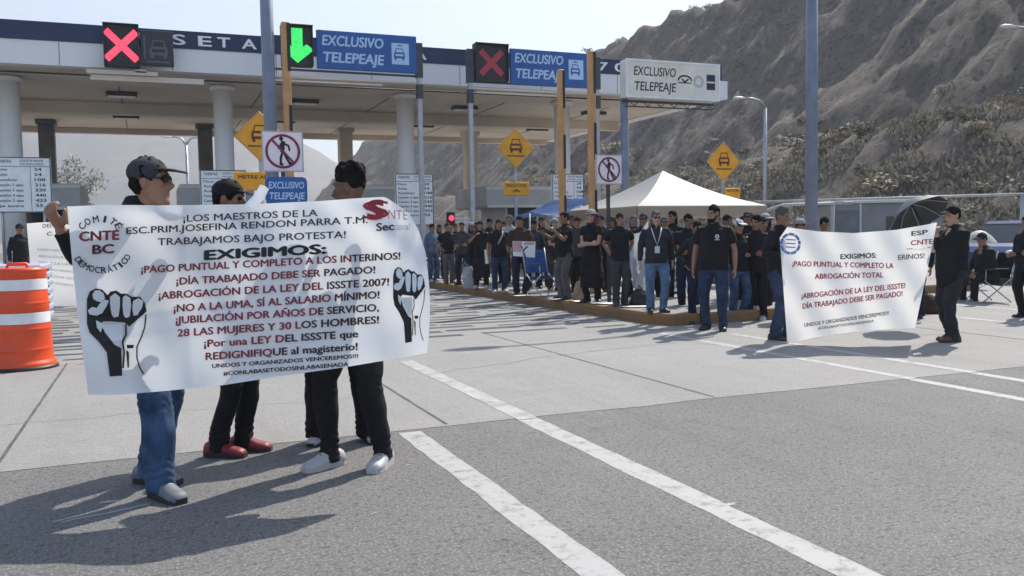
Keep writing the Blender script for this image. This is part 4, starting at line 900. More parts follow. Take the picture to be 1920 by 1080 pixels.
def person(label, pos, turn=0, H=1.66, w=1.0, belly=0.0, shirt='black', sleeve=.62, legs='jean', leg=(.092, .07, .066), shoe='black', sole='k', hair=('short', 'black'), skin='b',
           feet=((-.1, .0, 0), (.1, .0, 0)), arms=None, worldarms=None, head=(0, 0), lean=0.0, sit=0.0, voxel=.0115, extras=(), group='people in the crowd', wr=.008, curl=.5, seed=0, longshirt=.84, skirt=None, name='person', hip=0.0, drop=0.0):
    s = H/1.72; X, Y, Z = pos; rz = math.atan2(-X, Y)+rad(turn); MW = Matrix.Translation((X, Y, Z)) @ Matrix.Rotation(rz, 4, 'Z'); IV = MW.inverted()
    dz = -sit
    def T(p): return Vector((p[0]+hip*.0, p[1]-lean*max(0, p[2]-.9), p[2]+dz))*s
    HM = Matrix.Translation(T((0, -.022-drop*.8, 1.592-drop))) @ Matrix.Rotation(rad(head[0]), 4, 'Z') @ Matrix.Rotation(rad(head[1]), 4, 'X') @ Matrix.Scale(.92*s, 4)
    b = head_geo(HM)
    b.tube([T((0, .02, 1.36)), T((0, .018, 1.44)), HM @ Vector((0, .012, -.06))], [.07*s, .058*s, .056*s], 14)
    tor = [(.86, 0, .145, .1), (.98, 0, .14, .095), (1.1, 0, .14, .1), (1.25, 0, .155, .105), (1.36, .005, .13, .085), (1.42, .012, .085, .058), (1.46, .015, .055, .052)]
    def lf(mb, secs, n=18, ex=2.3): mb.loft([(T((0, c, z)), rx*s, ry*s) for z, c, rx, ry in secs], n, 0, True, ex)
    lf(b, [(z, c, rx*w, ry*w+belly*.4) for z, c, rx, ry in tor])
    sh = MB(); tr = MB()
    k = w
    lf(sh, [(longshirt, 0, .176*k, .126*k+belly*.7), (.93, -.004-belly*.3, .172*k, .122*k+belly), (1.08, -.01-belly*.4, .164*k, .118*k+belly), (1.2, -.01, .174*k, .124*k+belly*.5), (1.32, 0, .182*k, .12*k), (1.385, .01, .16*k, .098*k), (1.425, .014, .122*k, .084), (1.455, .013, .096, .078), (1.485, .011, .076, .072), (1.5, .011, .068, .068)])
    A = arms or {}
    for sd, key in ((-1, 'r'), (1, 'l')):
        S0 = T((sd*.172*k, .008, 1.378)); spec = A.get(key, (sd*.25*k, -.03, .86)); pole = (sd*.6, .8, -.5); cc = curl
        if len(spec) > 3 and spec[3] is not None: pole = spec[3]
        if len(spec) > 4: cc = spec[4]
        tgt = T(spec[:3])
        if worldarms and key in worldarms: tgt = IV @ Vector(worldarms[key][0]); pole = worldarms[key][1]; cc = 1.1
        E, Wp = ik(S0, tgt, .285*s, .25*s, pole)
        u1 = (E-S0).normalized(); u2 = (Wp-E).normalized()
        b.tube([S0-u1*.04*s+Vector((-sd*.03*s, 0, 0)), S0+u1*.05*s, S0.lerp(E, .55), E, E.lerp(Wp, .3), E.lerp(Wp, .75), Wp], [.05*s, .05*s, .045*s, .038*s, .04*s, .031*s, .026*s], 12)
        lat = Vector((0, -1, .0)) if abs(u2.z) > .6 else Vector((0, 0, 1)); hand_geo(b, Wp, u2, lat, (-sd, -.3, -.2), s, cc)
        r = [T((sd*.085, .012, 1.385)), S0, S0+u1*.1*s]; rr = [.07*s, .064*s, .066*s*k]
        if sleeve <= 1: r += [S0.lerp(E, max(.45, sleeve))]; rr += [.064*s*k]
        else: r += [S0.lerp(E, .7), E, E.lerp(Wp, .3), E.lerp(Wp, .92)]; rr += [.058*s*k, .053*s, .052*s, .04*s]
        sh.tube(r, rr, 12)
    lf(tr, [(.79, .0, .165*k, .118*k+belly*.3), (.86, 0, .172*k, .12*k+belly*.4), (.95, 0, .165*k, .115*k+belly*.5), (1.02, 0, .158*k, .11*k+belly*.5)])
    FT = []
    for sd, ft in zip((-1, 1), feet):
        hp = T((sd*.088*k, 0, .88)); an = Vector((ft[0]*s, ft[1]*s, .085*s+(ft[3] if len(ft) > 3 else 0))); yaw = rad(ft[2]); fd = Vector((math.sin(yaw), -math.cos(yaw), 0))
        kn, an = ik(hp, an, .42*s, .41*s, fd+Vector((0, 0, .1)))
        b.tube([hp, hp.lerp(kn, .5), kn, kn.lerp(an, .35), an], [.075*s, .065*s, .048*s, .05*s, .034*s], 10); b.tube([an, an+Vector((0, 0, -.03*s)), an+fd*.13*s+Vector((0, 0, -.055*s))], [.034*s, .036*s, .026*s], 8)
        q = an+Vector((0, 0, -.045*s))+fd*.012*s; tr.tube([hp+Vector((0, 0, .02)), hp.lerp(kn, .35), kn.lerp(hp, .1), kn.lerp(an, .35), kn.lerp(an, .75), q], [leg[0]*s*k, leg[0]*s*.97*k, leg[1]*s*k, leg[1]*s*.98, leg[2]*s, leg[2]*s*1.04], 14)
        FT.append((an, fd))
    if skirt: lf(tr, [(skirt, -.0, .23, .19), (skirt+.2, 0, .225, .18), (.8, 0, .195, .14), (1.0, 0, .165, .115)])
    me = remesh(b, voxel, 2, 0, 0, fac=.4)
    # eye sockets and eyes, lips
    HI = HM.inverted(); E1, E2 = Vector((-.031, -.086, .03)), Vector((.031, -.086, .03)); mi = []
    me.materials.clear()
    n = len(me.vertices); c = np.empty(n*3); me.vertices.foreach_get('co', c); c = c.reshape(-1, 3); R_ = np.array(HI.to_3x3()); L_ = c@R_.T+np.array(HI.translation)
    g = sum(np.exp(-((L_-np.array(e))**2).sum(1)/(2*.0115**2)) for e in (E1, E2)); off = np.array((HM.to_3x3() @ Vector((0, 1, 0)))[:]); c += off[None]*(g*.011)[:, None]; me.vertices.foreach_set('co', c.ravel())
    L_ = c@R_.T+np.array(HI.translation); eyev = ((np.minimum(((L_-np.array(E1))**2*[1, .3, 2.6]).sum(1), ((L_-np.array(E2))**2*[1, .3, 2.6]).sum(1))) < .0135**2); lipv = (np.abs(L_[:, 0]) < .024) & (L_[:, 1] < -.078) & (np.abs(L_[:, 2]+.052) < .0085)
    nl = np.empty(len(me.polygons), dtype=np.int32); me.polygons.foreach_get('loop_start', nl); li = np.empty(len(me.loops), dtype=np.int32); me.loops.foreach_get('vertex_index', li); fv = li[nl]
    mi = np.zeros(len(me.polygons), dtype=np.int32); mi[eyev[fv]] = 1; mi[lipv[fv]] = 2
    o = obj(name, me, [SKINS[skin], EYE, LIP], None); me.polygons.foreach_set('material_index', mi); me.update(); o.matrix_world = MW; o.location = (X, Y, Z); o.rotation_euler = (0, 0, rz); tag(o, label, 'person', group)
    if skin: pass
    vc = max(voxel, .0105)
    obj('shirt', remesh(sh, vc, 3, wr*.75, seed, (10, 10, 13)), FAB[shirt], o); obj('skirt' if skirt else 'trousers', remesh(tr, vc, 3, wr*.8, seed+5, (11, 11, 10), .5, ((.14*s, .07, .0042), (.49*s, .06, .0026), (.86*s, .05, .002)) if sit == 0 else ()), FAB[legs], o)
    for an, fd in FT:
        m = MB(); lt = Vector((-fd.y, fd.x, 0)); vs = []; secs = [(-.082, .05, .022), (-.072, .088, .034), (-.03, .112, .04), (.02, .112, .04), (.065, .094, .043), (.11, .07, .049), (.155, .06, .047), (.18, .052, .038), (.192, .03, .022)]
        gz = an.z-.085*s
        for ring, (a, zt, hw) in enumerate(secs):
            for j in range(12):
                t_ = 2*math.pi*j/12; vs.append(an*1+fd*a*s+lt*hw*s*math.cos(t_)*1.08-Vector((0, 0, an.z))+Vector((0, 0, gz+s*max(.002, zt*(.5+.5*math.sin(t_)) if math.sin(t_) > -.7 else 0))))
        K = len(secs); fs = [(i*12+j, i*12+(j+1) % 12, (i+1)*12+(j+1) % 12, (i+1)*12+j) for i in range(K-1) for j in range(12)]+[tuple(range(11, -1, -1)), tuple(range((K-1)*12, K*12))]
        m.add(vs, fs, 0, True); so_ = m.build('shoe', SHOE[shoe], o); m = MB(); pl = [an+fd*a*s+lt*hw*s for a, hw in ((-.08, .025), (-.06, .038), (.05, .043), (.11, .05), (.165, .044), (.195, .026), (.195, -.026), (.165, -.044), (.11, -.05), (.05, -.043), (-.06, -.038), (-.08, -.025))]
        m.prism([(p.x, p.y) for p in pl][::-1], gz+.001, gz+.03*s); m.build('sole', SOLE[sole], so_)
        if voxel < .01:
            m = MB()
            for q_ in range(4): a_ = .035+.022*q_; z_ = gz+s*(.109-.0135*q_); c_ = an+fd*a_*s; m.tube([(c_.x-lt.x*.024, c_.y-lt.y*.024, z_-.006), (c_.x, c_.y, z_+.002), (c_.x+lt.x*.024, c_.y+lt.y*.024, z_-.006)], .0045, 5)
            m.build('laces', SOLE['w' if shoe == 'grey' else 'k'], so_)
    hp_ = MB(); st, hc = hair if hair else (None, None)
    tr_ = lambda mb: [tuple(HM @ Vector(v)) for v in mb.v]
    if st:
        if st == 'fade': hp_.ball((0, .012, .085), 1, 16, 0, (.082, .1, .078)); hp_.ball((0, .045, .05), 1, 14, 0, (.078, .064, .06))
        else: hp_.ball((0, .009, .066), 1, 16, 0, (.086, .104, .094)); hp_.ball((0, .042, .025), 1, 14, 0, (.079, .066, .085))
        if st in ('curly', 'fade'):
            R = random.Random(seed); hp_.ball((0, .012, .09), 1, 14, 0, (.084, .1, .09))
            for _ in range(60): a = R.uniform(0, 6.28); e = R.uniform(.1, 1.4); hp_.ball((.078*math.cos(a)*math.cos(e), .014+.092*math.sin(a)*math.cos(e), (.095 if st == 'fade' else .07)+.085*math.sin(e)), R.uniform(.011, .02), 6)
        if st == 'long': hp_.loft([((0, .055, -.26), .07, .03), ((0, .06, -.2), .095, .04), ((0, .055, -.08), .095, .052), ((0, .04, .03), .086, .066)], 14)
        if st == 'bob': hp_.loft([((0, .045, -.13), .09, .05), ((0, .045, -.05), .095, .06), ((0, .035, .04), .087, .07)], 14)
        if st == 'bun': hp_.ball((0, .11, .09), .045, 10)
        hp_.v = tr_(hp_); obj('hair', remesh(hp_, .009 if st != 'fade' else .0065, 2 if st not in ('curly', 'fade') else 0, .007, seed, (30, 30, 30)), HAIR[hc], o)
    for ex in extras:
        m = MB()
        if ex[0] == 'cap':
            m.ball((0, .012, .075), 1, 18, 0, (.09, .108, .083)); m.tube([(0, -.02, .082), (0, -.09, .08), (0, -.14, .072), (0, -.19, .058)], [.07, .082, .078, .06], 14, 0, True, True, .10, (1, 0, 0)); m.ball((0, .01, .158), .009, 6); m.v = tr_(m); m.build('cap', FAB[ex[1]], o)
        if ex[0] == 'hat':
            m.ball((0, .01, .09), 1, 18, 0, (.09, .105, .075)); m.lathe([(.08, .07), (.17, .06), (.175, .066), (.08, .082)], 26, 0, (0, .01, 0)); m.v = tr_(m); m.build('hat', FAB[ex[1]], o)
        if ex[0] == 'glasses':
            for sd in (-1, 1): m.ball((sd*.032, -.096, .03), 1, 10, 0, (.029, .009, .021)); m.tube([(sd*.058, -.088, .035), (sd*.077, -.02, .035), (sd*.08, .02, .028)], .004, 6)
            m.tube([(-.012, -.1, .035), (.012, -.1, .035)], .004, 6); m.v = tr_(m); m.build('glasses', BLACK, o)
        if ex[0] == 'beard':
            m.ball((0, -.055, -.085), 1, 14, 0, (.056, .045, .04)); 
            for sd in (-1, 1): m.tube([(sd*.062, -.01, .0), (sd*.06, -.035, -.05), (sd*.035, -.068, -.09)], [.014, .02, .022], 8)
            m.v = tr_(m); obj('beard', remesh(m, .009, 1, .004, seed, (40, 40, 40)), HAIR['black'], o)
        if ex[0] == 'lanyard':
            q = [T(p) for p in ((-.085, -.06, 1.44), (-.06, -.118*k-belly*.5, 1.33), (0, -.142*k-belly, 1.14), (.06, -.118*k-belly*.5, 1.33), (.085, -.06, 1.44))]; m.tube(q, .008, 6); m.box(q[2]+Vector((0, -.012, -.06)), (.07, .01, .1)); m.build('lanyard', FAB['white'], o)
        if ex[0] == 'scarf':
            q = [T(p) for p in ((.1, .0, 1.45), (.06, -.13*k, 1.36), (-.03, -.15*k, 1.2), (-.1, -.13*k, 1.05))]; m.tube(q, [.014, .016, .016, .012], 8); m.build('bag_strap', FAB['pale'], o)
        if ex[0] == 'emblem':
            y_ = -.128*k-.002; q = T((0, 0, 1.3)); m.ring(.08*s, q.z, .012, .028, q.y+y_-.006); m.flat([(.05*s, q.z-.05), (.11*s, q.z-.05), (.11*s, q.z-.037), (.05*s, q.z-.037)], q.y+y_-.008); m.build('shirt_emblem', FAB['white'], o)
    return o
ISL = .17
def at(px, fy, z=0.0): p = gp(px, fy, z); return (p.x, p.y, z)
STAND = None
CROSS = {'r': (.06, -.2, 1.1, (-.9, .3, -.6)), 'l': (-.05, -.23, 1.08, (.9, .3, -.6))}
HOLD = {'r': (-.12, -.27, 1.08, (-.6, .5, -.7), .9), 'l': (.12, -.27, 1.08, (.6, .5, -.7), .9)}
PHONE = {'r': (-.08, -.28, 1.36, (-.8, .2, -.8), 1.0), 'l': (.25, -.03, .86)}
HIPS = {'r': (-.2, -.05, .98, (-1, .5, 0), .8), 'l': (.2, -.05, .98, (1, .5, 0), .8)}

# --- the four around the large banner
def DF(px, py):
    u = (px-128)/672.0
    d = 4.37+.43*u+.2*math.exp(-((px-520)/150)**2)*max(0, min(1, (760-py)/380))
    d += .016*math.sin(px*.021+py*.013)+.009*math.sin(px*.047-py*.025+1)+.006*math.sin(px*.012+py*.05)
    k = max(0, (px-690)/110)*max(0, min(1, (560-py)/190)); d += .16*k*k+.02*k*math.sin(px*.16+py*.05)
    q = max(0, 1-abs((py-385)-(px-200)*.16)/26.0)*max(0, 1-abs(px-310)/190); d -= .022*q
    f1 = math.exp(-((py-640-(px-200)*-.12)/5)**2)*max(0, 1-abs(px-230)/110); d += .004*math.exp(-((px-352-(py-560)*.05)/7)**2)-.004*math.exp(-((px-566-(py-560)*.08)/7)**2)+.004*math.exp(-((py-565+(px-460)*.11)/7)**2)+.012*math.sin((px+py*1.1)*.055)*max(0, 1-math.hypot(px-150, py-400)/170)+.012*math.sin((px-py*1.2)*.06)*max(0, 1-math.hypot(px-725, py-385)/170); return d-.006*f1
G_MAN = dict(group='people holding the large banner')
p = at(290, 918); person('man in black cap and blue jeans holding the left end of the large banner', p, 44, 1.84, 1.02, .02, 'black', 1.2, 'jean', (.098, .08, .07), 'grey', 'k', ('short', 'black'), 'a', ((-.1, -.14, -14), (.085, .13, 8)),
       None, {'r': (pd(112, 428, DF(128, 428)+.05), (-.3, .6, -1)), 'l': (pd(345, 470, DF(345, 470)+.14), (.7, .9, -.5))}, (28, -3), 0, 0, .0085, (('cap', 'char'), ('glasses',)), **G_MAN, drop=.045, seed=11, wr=.011)
p = at(430, 851); person('person in a dark cap with red shoes raising a hand above the large banner', p, 66, 1.72, 1.0, .0, 'black2', 1.2, 'black', (.085, .064, .06), 'red', 'k', ('short', 'black'), 'b', ((-.07, .05, -4), (.07, -.05, 6)),
       None, {'l': (pd(508, 408, DF(508, 408)+.07), (.5, .7, -.8)), 'r': (pd(430, 470, DF(430, 470)+.3), (.3, .6, -1))}, (6, 6), .05, 0, .0085, (('cap', 'black'),), **G_MAN, seed=12)
p = at(676, 872); person('curly haired man in black with white sneakers holding the right end of the large banner', p, -42, 1.76, 1.02, .0, 'black', 1.2, 'black', (.094, .074, .054), 'white', 'w', ('fade', 'black'), 'd', ((-.13, -.1, -12), (.13, .06, 18)),
       None, {'l': (pd(712, 450, DF(712, 450)+.17), (-.1, .7, -1)), 'r': (pd(620, 470, DF(620, 470)+.15), (-.5, .9, -.5))}, (-72, 6), 0, 0, .0085, (), **G_MAN, seed=13, wr=.012)
p = at(650, 826); person('woman in wide black trousers and black and white sneakers hidden behind the large banner', p, -5, 1.5, 1.1, .02, 'black', 1.2, 'black', (.11, .112, .115), 'white', 'k', ('bun', 'black'), 'a', ((-.19, .0, -20), (.19, .0, 10)), None, None, (0, 10), 0, 0, .012, (), **G_MAN, seed=14)

# --- the two with the smaller banner
def DR(px, py):
    u = (px-1461)/296.0
    return 10.28-.1*u+.05*math.sin(px*.03+py*.02)+.02*math.sin(px*.085-py*.05)+.012*math.sin(px*.05+py*.03+1)**3+.10*math.exp(-((px-1600)/70)**2)*max(0, 1-(py-420)/110)
p = at(1464, 637); person('grey haired person in black at the left end of the smaller banner', p, 55, 1.63, 1.1, .03, 'black', 1.2, 'jeand', (.098, .08, .076), 'black', 'k', ('curly', 'grey'), 'b', ((-.12, .02, 0), (.1, -.02, 20)),
       None, {'l': (pd(1480, 436, 10.5), (.6, .6, -.5)), 'r': (pd(1468, 480, 10.5), (-.4, .6, -.6))}, (8, 6), 0, 0, .0105, (), group='people holding the smaller banner', seed=21)
p = at(1786, 640); person('person in black cap and maroon boots holding the right end of the smaller banner', p, -50, 1.60, 1.12, .05, 'black', 1.2, 'black2', (.1, .076, .066), 'brown', 'k', ('short', 'black'), 'c', ((-.09, .06, -10), (.09, -.05, -10)),
       None, {'r': (pd(1757, 440, 10.42), (-.5, .7, -.6)), 'l': (pd(1752, 470, 10.5), (.6, .6, -.6))}, (0, 6), .0, 0, .0105, (('cap', 'black'),), group='people holding the smaller banner', seed=22, longshirt=.72)

# --- the crowd
CR = [
 # label, px, feet y, on island, top y, turn, shirt, sleeve, legs, shoe, hair, skin, arms, width, belly, extras
 ('person in a grey blue denim jacket and jeans at the far left', 812, 528, 1, 428, 35, 'denimj', 1.2, 'jean', 'white', ('short', 'black'), 'b', None, 1.0, 0, ()),
 ('person in a black tee and grey jeans leaning beside the denim jacket', 841, 531, 1, 427, 20, 'black', .62, 'grey', 'brown', ('short', 'brown'), 'a', HIPS, 1.0, .02, ()),
 ('person in a black vest and black trousers behind the grey cloth bag', 869, 534, 1, 438, -15, 'char', 1.2, 'navy', 'black', ('short', 'black'), 'b', CROSS, 1.0, .02, ()),
 ('woman in long black dress holding a paper, left of the diagonal bag strap', 903, 540, 1, 416, -10, 'black', .7, 'black', 'white', ('bob', 'black'), 'a', PHONE, 1.06, .03, ()),
 ('woman in black with a pale diagonal bag strap and dark jeans', 937, 548, 1, 412, 14, 'black', .7, 'jeand', 'white', ('bob', 'brown'), 'a', None, 1.1, .04, (('scarf',),)),
 ('person in dark brown holding a pink and white placard at the waist', 977, 552, 1, 406, 4, 'brown', 1.2, 'navy', 'black', ('short', 'black'), 'b', HOLD, 1.1, .05, ()),
 ('man in black tee turned sideways with raised arms beside the blue folding chair', 1061, 561, 1, 398, -62, 'black', .62, 'grey', 'black', ('short', 'black'), 'b', {'r': (-.1, -.42, 1.3, (-.3, .2, -1)), 'l': (.14, -.3, 1.35, (.5, .3, -.8))}, 1.08, .05, ()),
 ('woman in pale hat and black dress with folded arms below the tallest ochre post', 1111, 567, 1, 394, -18, 'black', .5, 'black', 'black', ('long', 'red'), 'c', CROSS, 1.0, .0, (('hat', 'pale'),)),
 ('woman in a black tee and charcoal trousers just right of the no pedestrians sign post', 1163, 573, 1, 410, 10, 'black', .62, 'char', 'brown', ('long', 'brown'), 'a', {'r': (-.16, .1, .95), 'l': (.16, .1, .95)}, 1.04, .02, ()),
 ('person in black with white lanyards, glasses and light blue jeans at the kerb end', 1231, 585, 1, 404, 5, 'black2', 1.2, 'jeanl', 'black', ('bob', 'grey'), 'c', None, 1.1, .05, (('lanyard',), ('glasses',))),
 ('dark silhouetted person standing behind the one with white lanyards', 1262, 566, 0, 396, -30, 'black', 1.2, 'navy', 'black', ('long', 'black'), 'b', None, .95, 0, ()),
 ('bearded man in black tee with white chest emblem standing in front of the tent', 1340, 619, 0, 386, -14, 'black', .66, 'jeand', 'black', ('short', 'black'), 'a', None, 1.16, .03, (('beard',), ('emblem',))),
 ('person in a black jacket half hidden behind the bearded man on his left', 1309, 607, 0, 420, 0, 'black2', 1.2, 'navy', 'black', ('short', 'black'), 'b', HIPS, 1.0, .0, ()),
 ('person in a white cap, black tee and blue jeans right of the bearded man', 1383, 601, 0, 412, 30, 'black', .62, 'jean', 'black', ('short', 'black'), 'a', None, 1.05, .03, (('cap', 'white'),)),
 ('dark dressed person between the white cap and the smaller banner', 1420, 600, 0, 405, -20, 'black', 1.2, 'black', 'white', ('curly', 'black'), 'b', CROSS, 1.05, .02, ()),
 ('black haired person standing behind the smaller banner beside the right lamp post', 1545, 592, 0, 410, 0, 'black', .62, 'navy', 'black', ('curly', 'black'), 'b', None, 1.0, 0, ()),
 ('person under the black umbrella behind the smaller banner', 1716, 596, 0, 415, -15, 'black', 1.2, 'navy', 'black', ('short', 'black'), 'b', {'r': (-.1, -.2, 1.15, (-.8, .3, -.8), 1.2), 'l': (.25, -.03, .86)}, 1.0, 0, ()),
 ('person in black cut off by the right edge of the picture', 1925, 596, 0, 414, -40, 'black', 1.2, 'black', 'black', ('bob', 'black'), 'b', CROSS, 1.1, .03, ()),
 ('person in a dark cap at far left carrying the cream banner', 42, 560, 0, 400, 25, 'black', 1.2, 'black', 'black', ('short', 'black'), 'b', None, .95, 0, (('cap', 'black'),)),
 # second row in the shade
 ('dark haired person in the second row behind the diagonal bag strap', 920, 533, 1, 410, 0, 'black', 1.2, 'black', 'black', ('short', 'black'), 'b', None, 1, 0, ()),
 ('person in pale grey in the second row left of the placard', 957, 537, 1, 404, 8, 'pale', 1.2, 'char', 'black', ('short', 'grey'), 'a', None, 1, .02, ()),
 ('second row woman with a bob behind the man with his arm raised', 1040, 545, 1, 410, 30, 'black2', .62, 'char', 'black', ('bob', 'black'), 'c', CROSS, 1, .02, ()),
 ('second row person between the raised arm and the pale hat', 1085, 549, 1, 411, -10, 'char', .62, 'black', 'black', ('curly', 'brown'), 'a', None, 1, .02, ()),
 ('second row person with grey hair behind the charcoal trousers', 1190, 556, 1, 408, -10, 'black', .62, 'black', 'black', ('bob', 'grey'), 'a', None, 1, .02, ()),
 ('second row person in black left of the woman in the long black dress', 886, 531, 1, 420, 5, 'black', .62, 'navy', 'black', ('long', 'black'), 'b', None, 1, .02, ()),
 ('second row person in black at the back left near the red lamp', 856, 524, 1, 432, 5, 'black', .62, 'char', 'black', ('short', 'brown'), 'a', None, 1, .02, ()),
 ('tall dark figure in the tent shade behind the white cap', 1402, 580, 0, 398, 10, 'black', 1.2, 'black', 'black', ('short', 'black'), 'b', None, 1, .02, (('cap', 'char'),)),
 ('dark figure in the tent shade just left of the grey haired banner holder', 1436, 584, 0, 402, -15, 'black2', 1.2, 'jeand', 'white', ('bob', 'brown'), 'b', None, 1.05, .02, ()),
 ('broad person in black at the tent edge left of the bearded man', 1290, 590, 0, 402, 12, 'black', .62, 'navy', 'black', ('short', 'black'), 'b', CROSS, 1.12, .04, ()),
 ('person in dark blue at the back of the tent right of the white lanyards', 1248, 574, 0, 408, -5, 'navy', 1.2, 'black', 'black', ('long', 'brown'), 'a', None, 1.0, .02, ()),
 ('person with a raised phone in the shade between bearded man and white cap', 1363, 588, 0, 404, 15, 'char', .62, 'black', 'black', ('short', 'black'), 'b', PHONE, 1.0, .02, ()),
 ('short haired person in black peeking over the white cap', 1395, 574, 0, 408, -25, 'black2', .62, 'black', 'black', ('curly', 'black'), 'd', None, 1.0, .02, ()),
 ('woman with long hair in the shade left of the grey haired banner holder', 1428, 592, 0, 408, 20, 'black', .62, 'black2', 'black', ('long', 'black'), 'a', HIPS, 1.0, .0, ()),
 ('person in a dark hat behind the woman in charcoal trousers', 1148, 551, 1, 412, 18, 'black2', 1.2, 'black', 'black', ('short', 'black'), 'b', None, 1.04, .02, (('hat', 'char'),)),
 ('back row person between the pale hat and the no pedestrians post', 1128, 547, 1, 404, -8, 'navy', 1.2, 'black', 'black', ('short', 'brown'), 'a', None, 1.04, .02, ()),
 ('back row person in a black cap over the shoulder of the raised arm man', 1073, 543, 1, 404, 20, 'black', 1.2, 'black', 'black', ('short', 'black'), 'b', None, 1.0, .02, (('cap', 'black'),)),
 ('back row woman in faded black between the placard and the blue chair', 1018, 538, 1, 408, 0, 'black2', .62, 'navy', 'black', ('bob', 'black'), 'a', HIPS, 1.0, .02, ()),
 ('back row person in charcoal directly behind the diagonal bag strap', 947, 530, 1, 416, -12, 'char', 1.2, 'black', 'black', ('short', 'black'), 'b', None, 1.0, .02, ()),
 ('back row person in brown between the long dress and the grey bag', 895, 526, 1, 424, 12, 'brown', 1.2, 'black', 'black', ('curly', 'black'), 'd', None, 1.0, .02, ()),
 ('back row person in black just right of the denim jacket', 826, 523, 1, 430, -5, 'black', 1.2, 'black', 'black', ('bob', 'black'), 'b', CROSS, 1.0, .02, ()),
 ('person in navy bending slightly behind the crumpled pale cloth', 1207, 566, 1, 408, 10, 'navy', .62, 'black', 'black', ('short', 'black'), 'b', HOLD, 1.05, .03, ()),
 ('heavy set person in black behind the smaller banner left corner', 1500, 598, 0, 412, 15, 'black', 1.2, 'black', 'black', ('bob', 'brown'), 'a', None, 1.12, .04, (('hat', 'pale'),)),
 ('second row person in charcoal right behind the placard holder', 1003, 541, 1, 413, -12, 'char', 1.2, 'navy', 'black', ('short', 'black'), 'b', None, 1, .02, ()),
]
for i, (lab, px, fy, isl, top, turn, shirt, sl_, lg, shoe, hr, sk, ar, wd, be, ex) in enumerate(CR):
    z = ISL if isl else 0.0; pos = at(px, fy, z); D = pos[0]*_h.x+pos[1]*_h.y; top_z = pd(px, top, D).z; H = max(1.5, min(1.82, top_z-z))
    RR = random.Random(i*7+1); fw = RR.uniform(.08, .13); lg_r = (.094, .074, RR.uniform(.062, .076))
    if not ex and i in (21, 24, 27, 29, 34, 40): ex = ((('hat', 'pale'),), (('cap', 'navy'),), (('cap', 'char'),))[i % 3]
    person(lab, pos, turn, H, wd, be, shirt, sl_, lg, lg_r, shoe, 'w' if shoe == 'white' else 'k', hr, sk, ((-fw, RR.uniform(-.05, .05), RR.uniform(-25, -5)), (fw, RR.uniform(-.05, .05), RR.uniform(5, 25))), ar, None, (RR.uniform(-25, 25), RR.uniform(-4, 8)), RR.uniform(-.02, .05), 0, .0125, ex, 'people in the crowd', .008, .45, i*3, .84, .28 if ' dress ' in lab else None)
# seated man on the right
pos = at(1853, 566); person('person in black sitting in a low folding chair at the right', pos, -55, 1.66, 1.12, .06, 'black', 1.2, 'black', (.098, .078, .07), 'grey', 'w', ('short', 'black'), 'b', ((-.14, -.42, -10), (.14, -.38, 12)), {'r': (-.13, -.32, .98, (-.8, .3, -.6)), 'l': (.13, -.32, .98, (.8, .3, -.6))}, None, (15, 12), .18, .44, .0125, (('cap', 'navy'),), 'people in the crowd', .008, .6, 5)
def folding_chair(label, pos, turn, mt, seat=.42):
    X, Y, Z = pos; t = thing('folding_chair', label, 'folding chair', (X, Y, Z), math.atan2(-X, Y)+rad(turn)); m = MB(); vs = []
    for i in range(7):
        for j in range(7): vs.append((-.24+.08*i, -.24+.08*j, seat-.05*math.sin(i/6*math.pi)-.012*j))
    m.add(vs, [(i*7+j, (i+1)*7+j, (i+1)*7+j+1, i*7+j+1) for i in range(6) for j in range(6)], 0, True); m.build('seat', mt, t); vs = []
    for i in range(7):
        for j in range(7): vs.append((-.24+.08*i, .25+.02*j+.04*math.sin(i/6*math.pi), seat+.02+.075*j))
    m = MB(); m.add(vs, [(i*7+j, (i+1)*7+j, (i+1)*7+j+1, i*7+j+1) for i in range(6) for j in range(6)], 0, True); m.build('backrest', mt, t)
    for a in (-1, 1):
        for b in (-1, 1): m = MB(); m.tube([(a*.26, b*.27, .01), (a*.26, -b*.24, seat)], .012, 8); m.build('leg', STEEL, t)
        m = MB(); m.tube([(a*.26, .25, seat-.05), (a*.26, .38, seat+.5)], .012, 8); m.build('back_frame', STEEL, t); m = MB(); m.box((a*.27, -.02, seat+.2), (.05, .46, .025)); m.build('armrest', BLACK, t)
        m = MB(); m.tube([(a*.26, -.22, seat), (a*.27, -.22, seat+.19)], .01, 6); m.build('arm_post', STEEL, t)
    return t
q = gp(1853, 566); folding_chair('black folding camp chair under the seated man', (q.x, q.y+.02, 0), -55, FAB['black'], .4); q = gp(1030, 556, ISL); folding_chair('blue folding chair with pale metal legs between the placard and the raised arm', (q.x, q.y+.2, ISL), 35, fabric('blue_chair_cloth', (.03, .08, .22)))
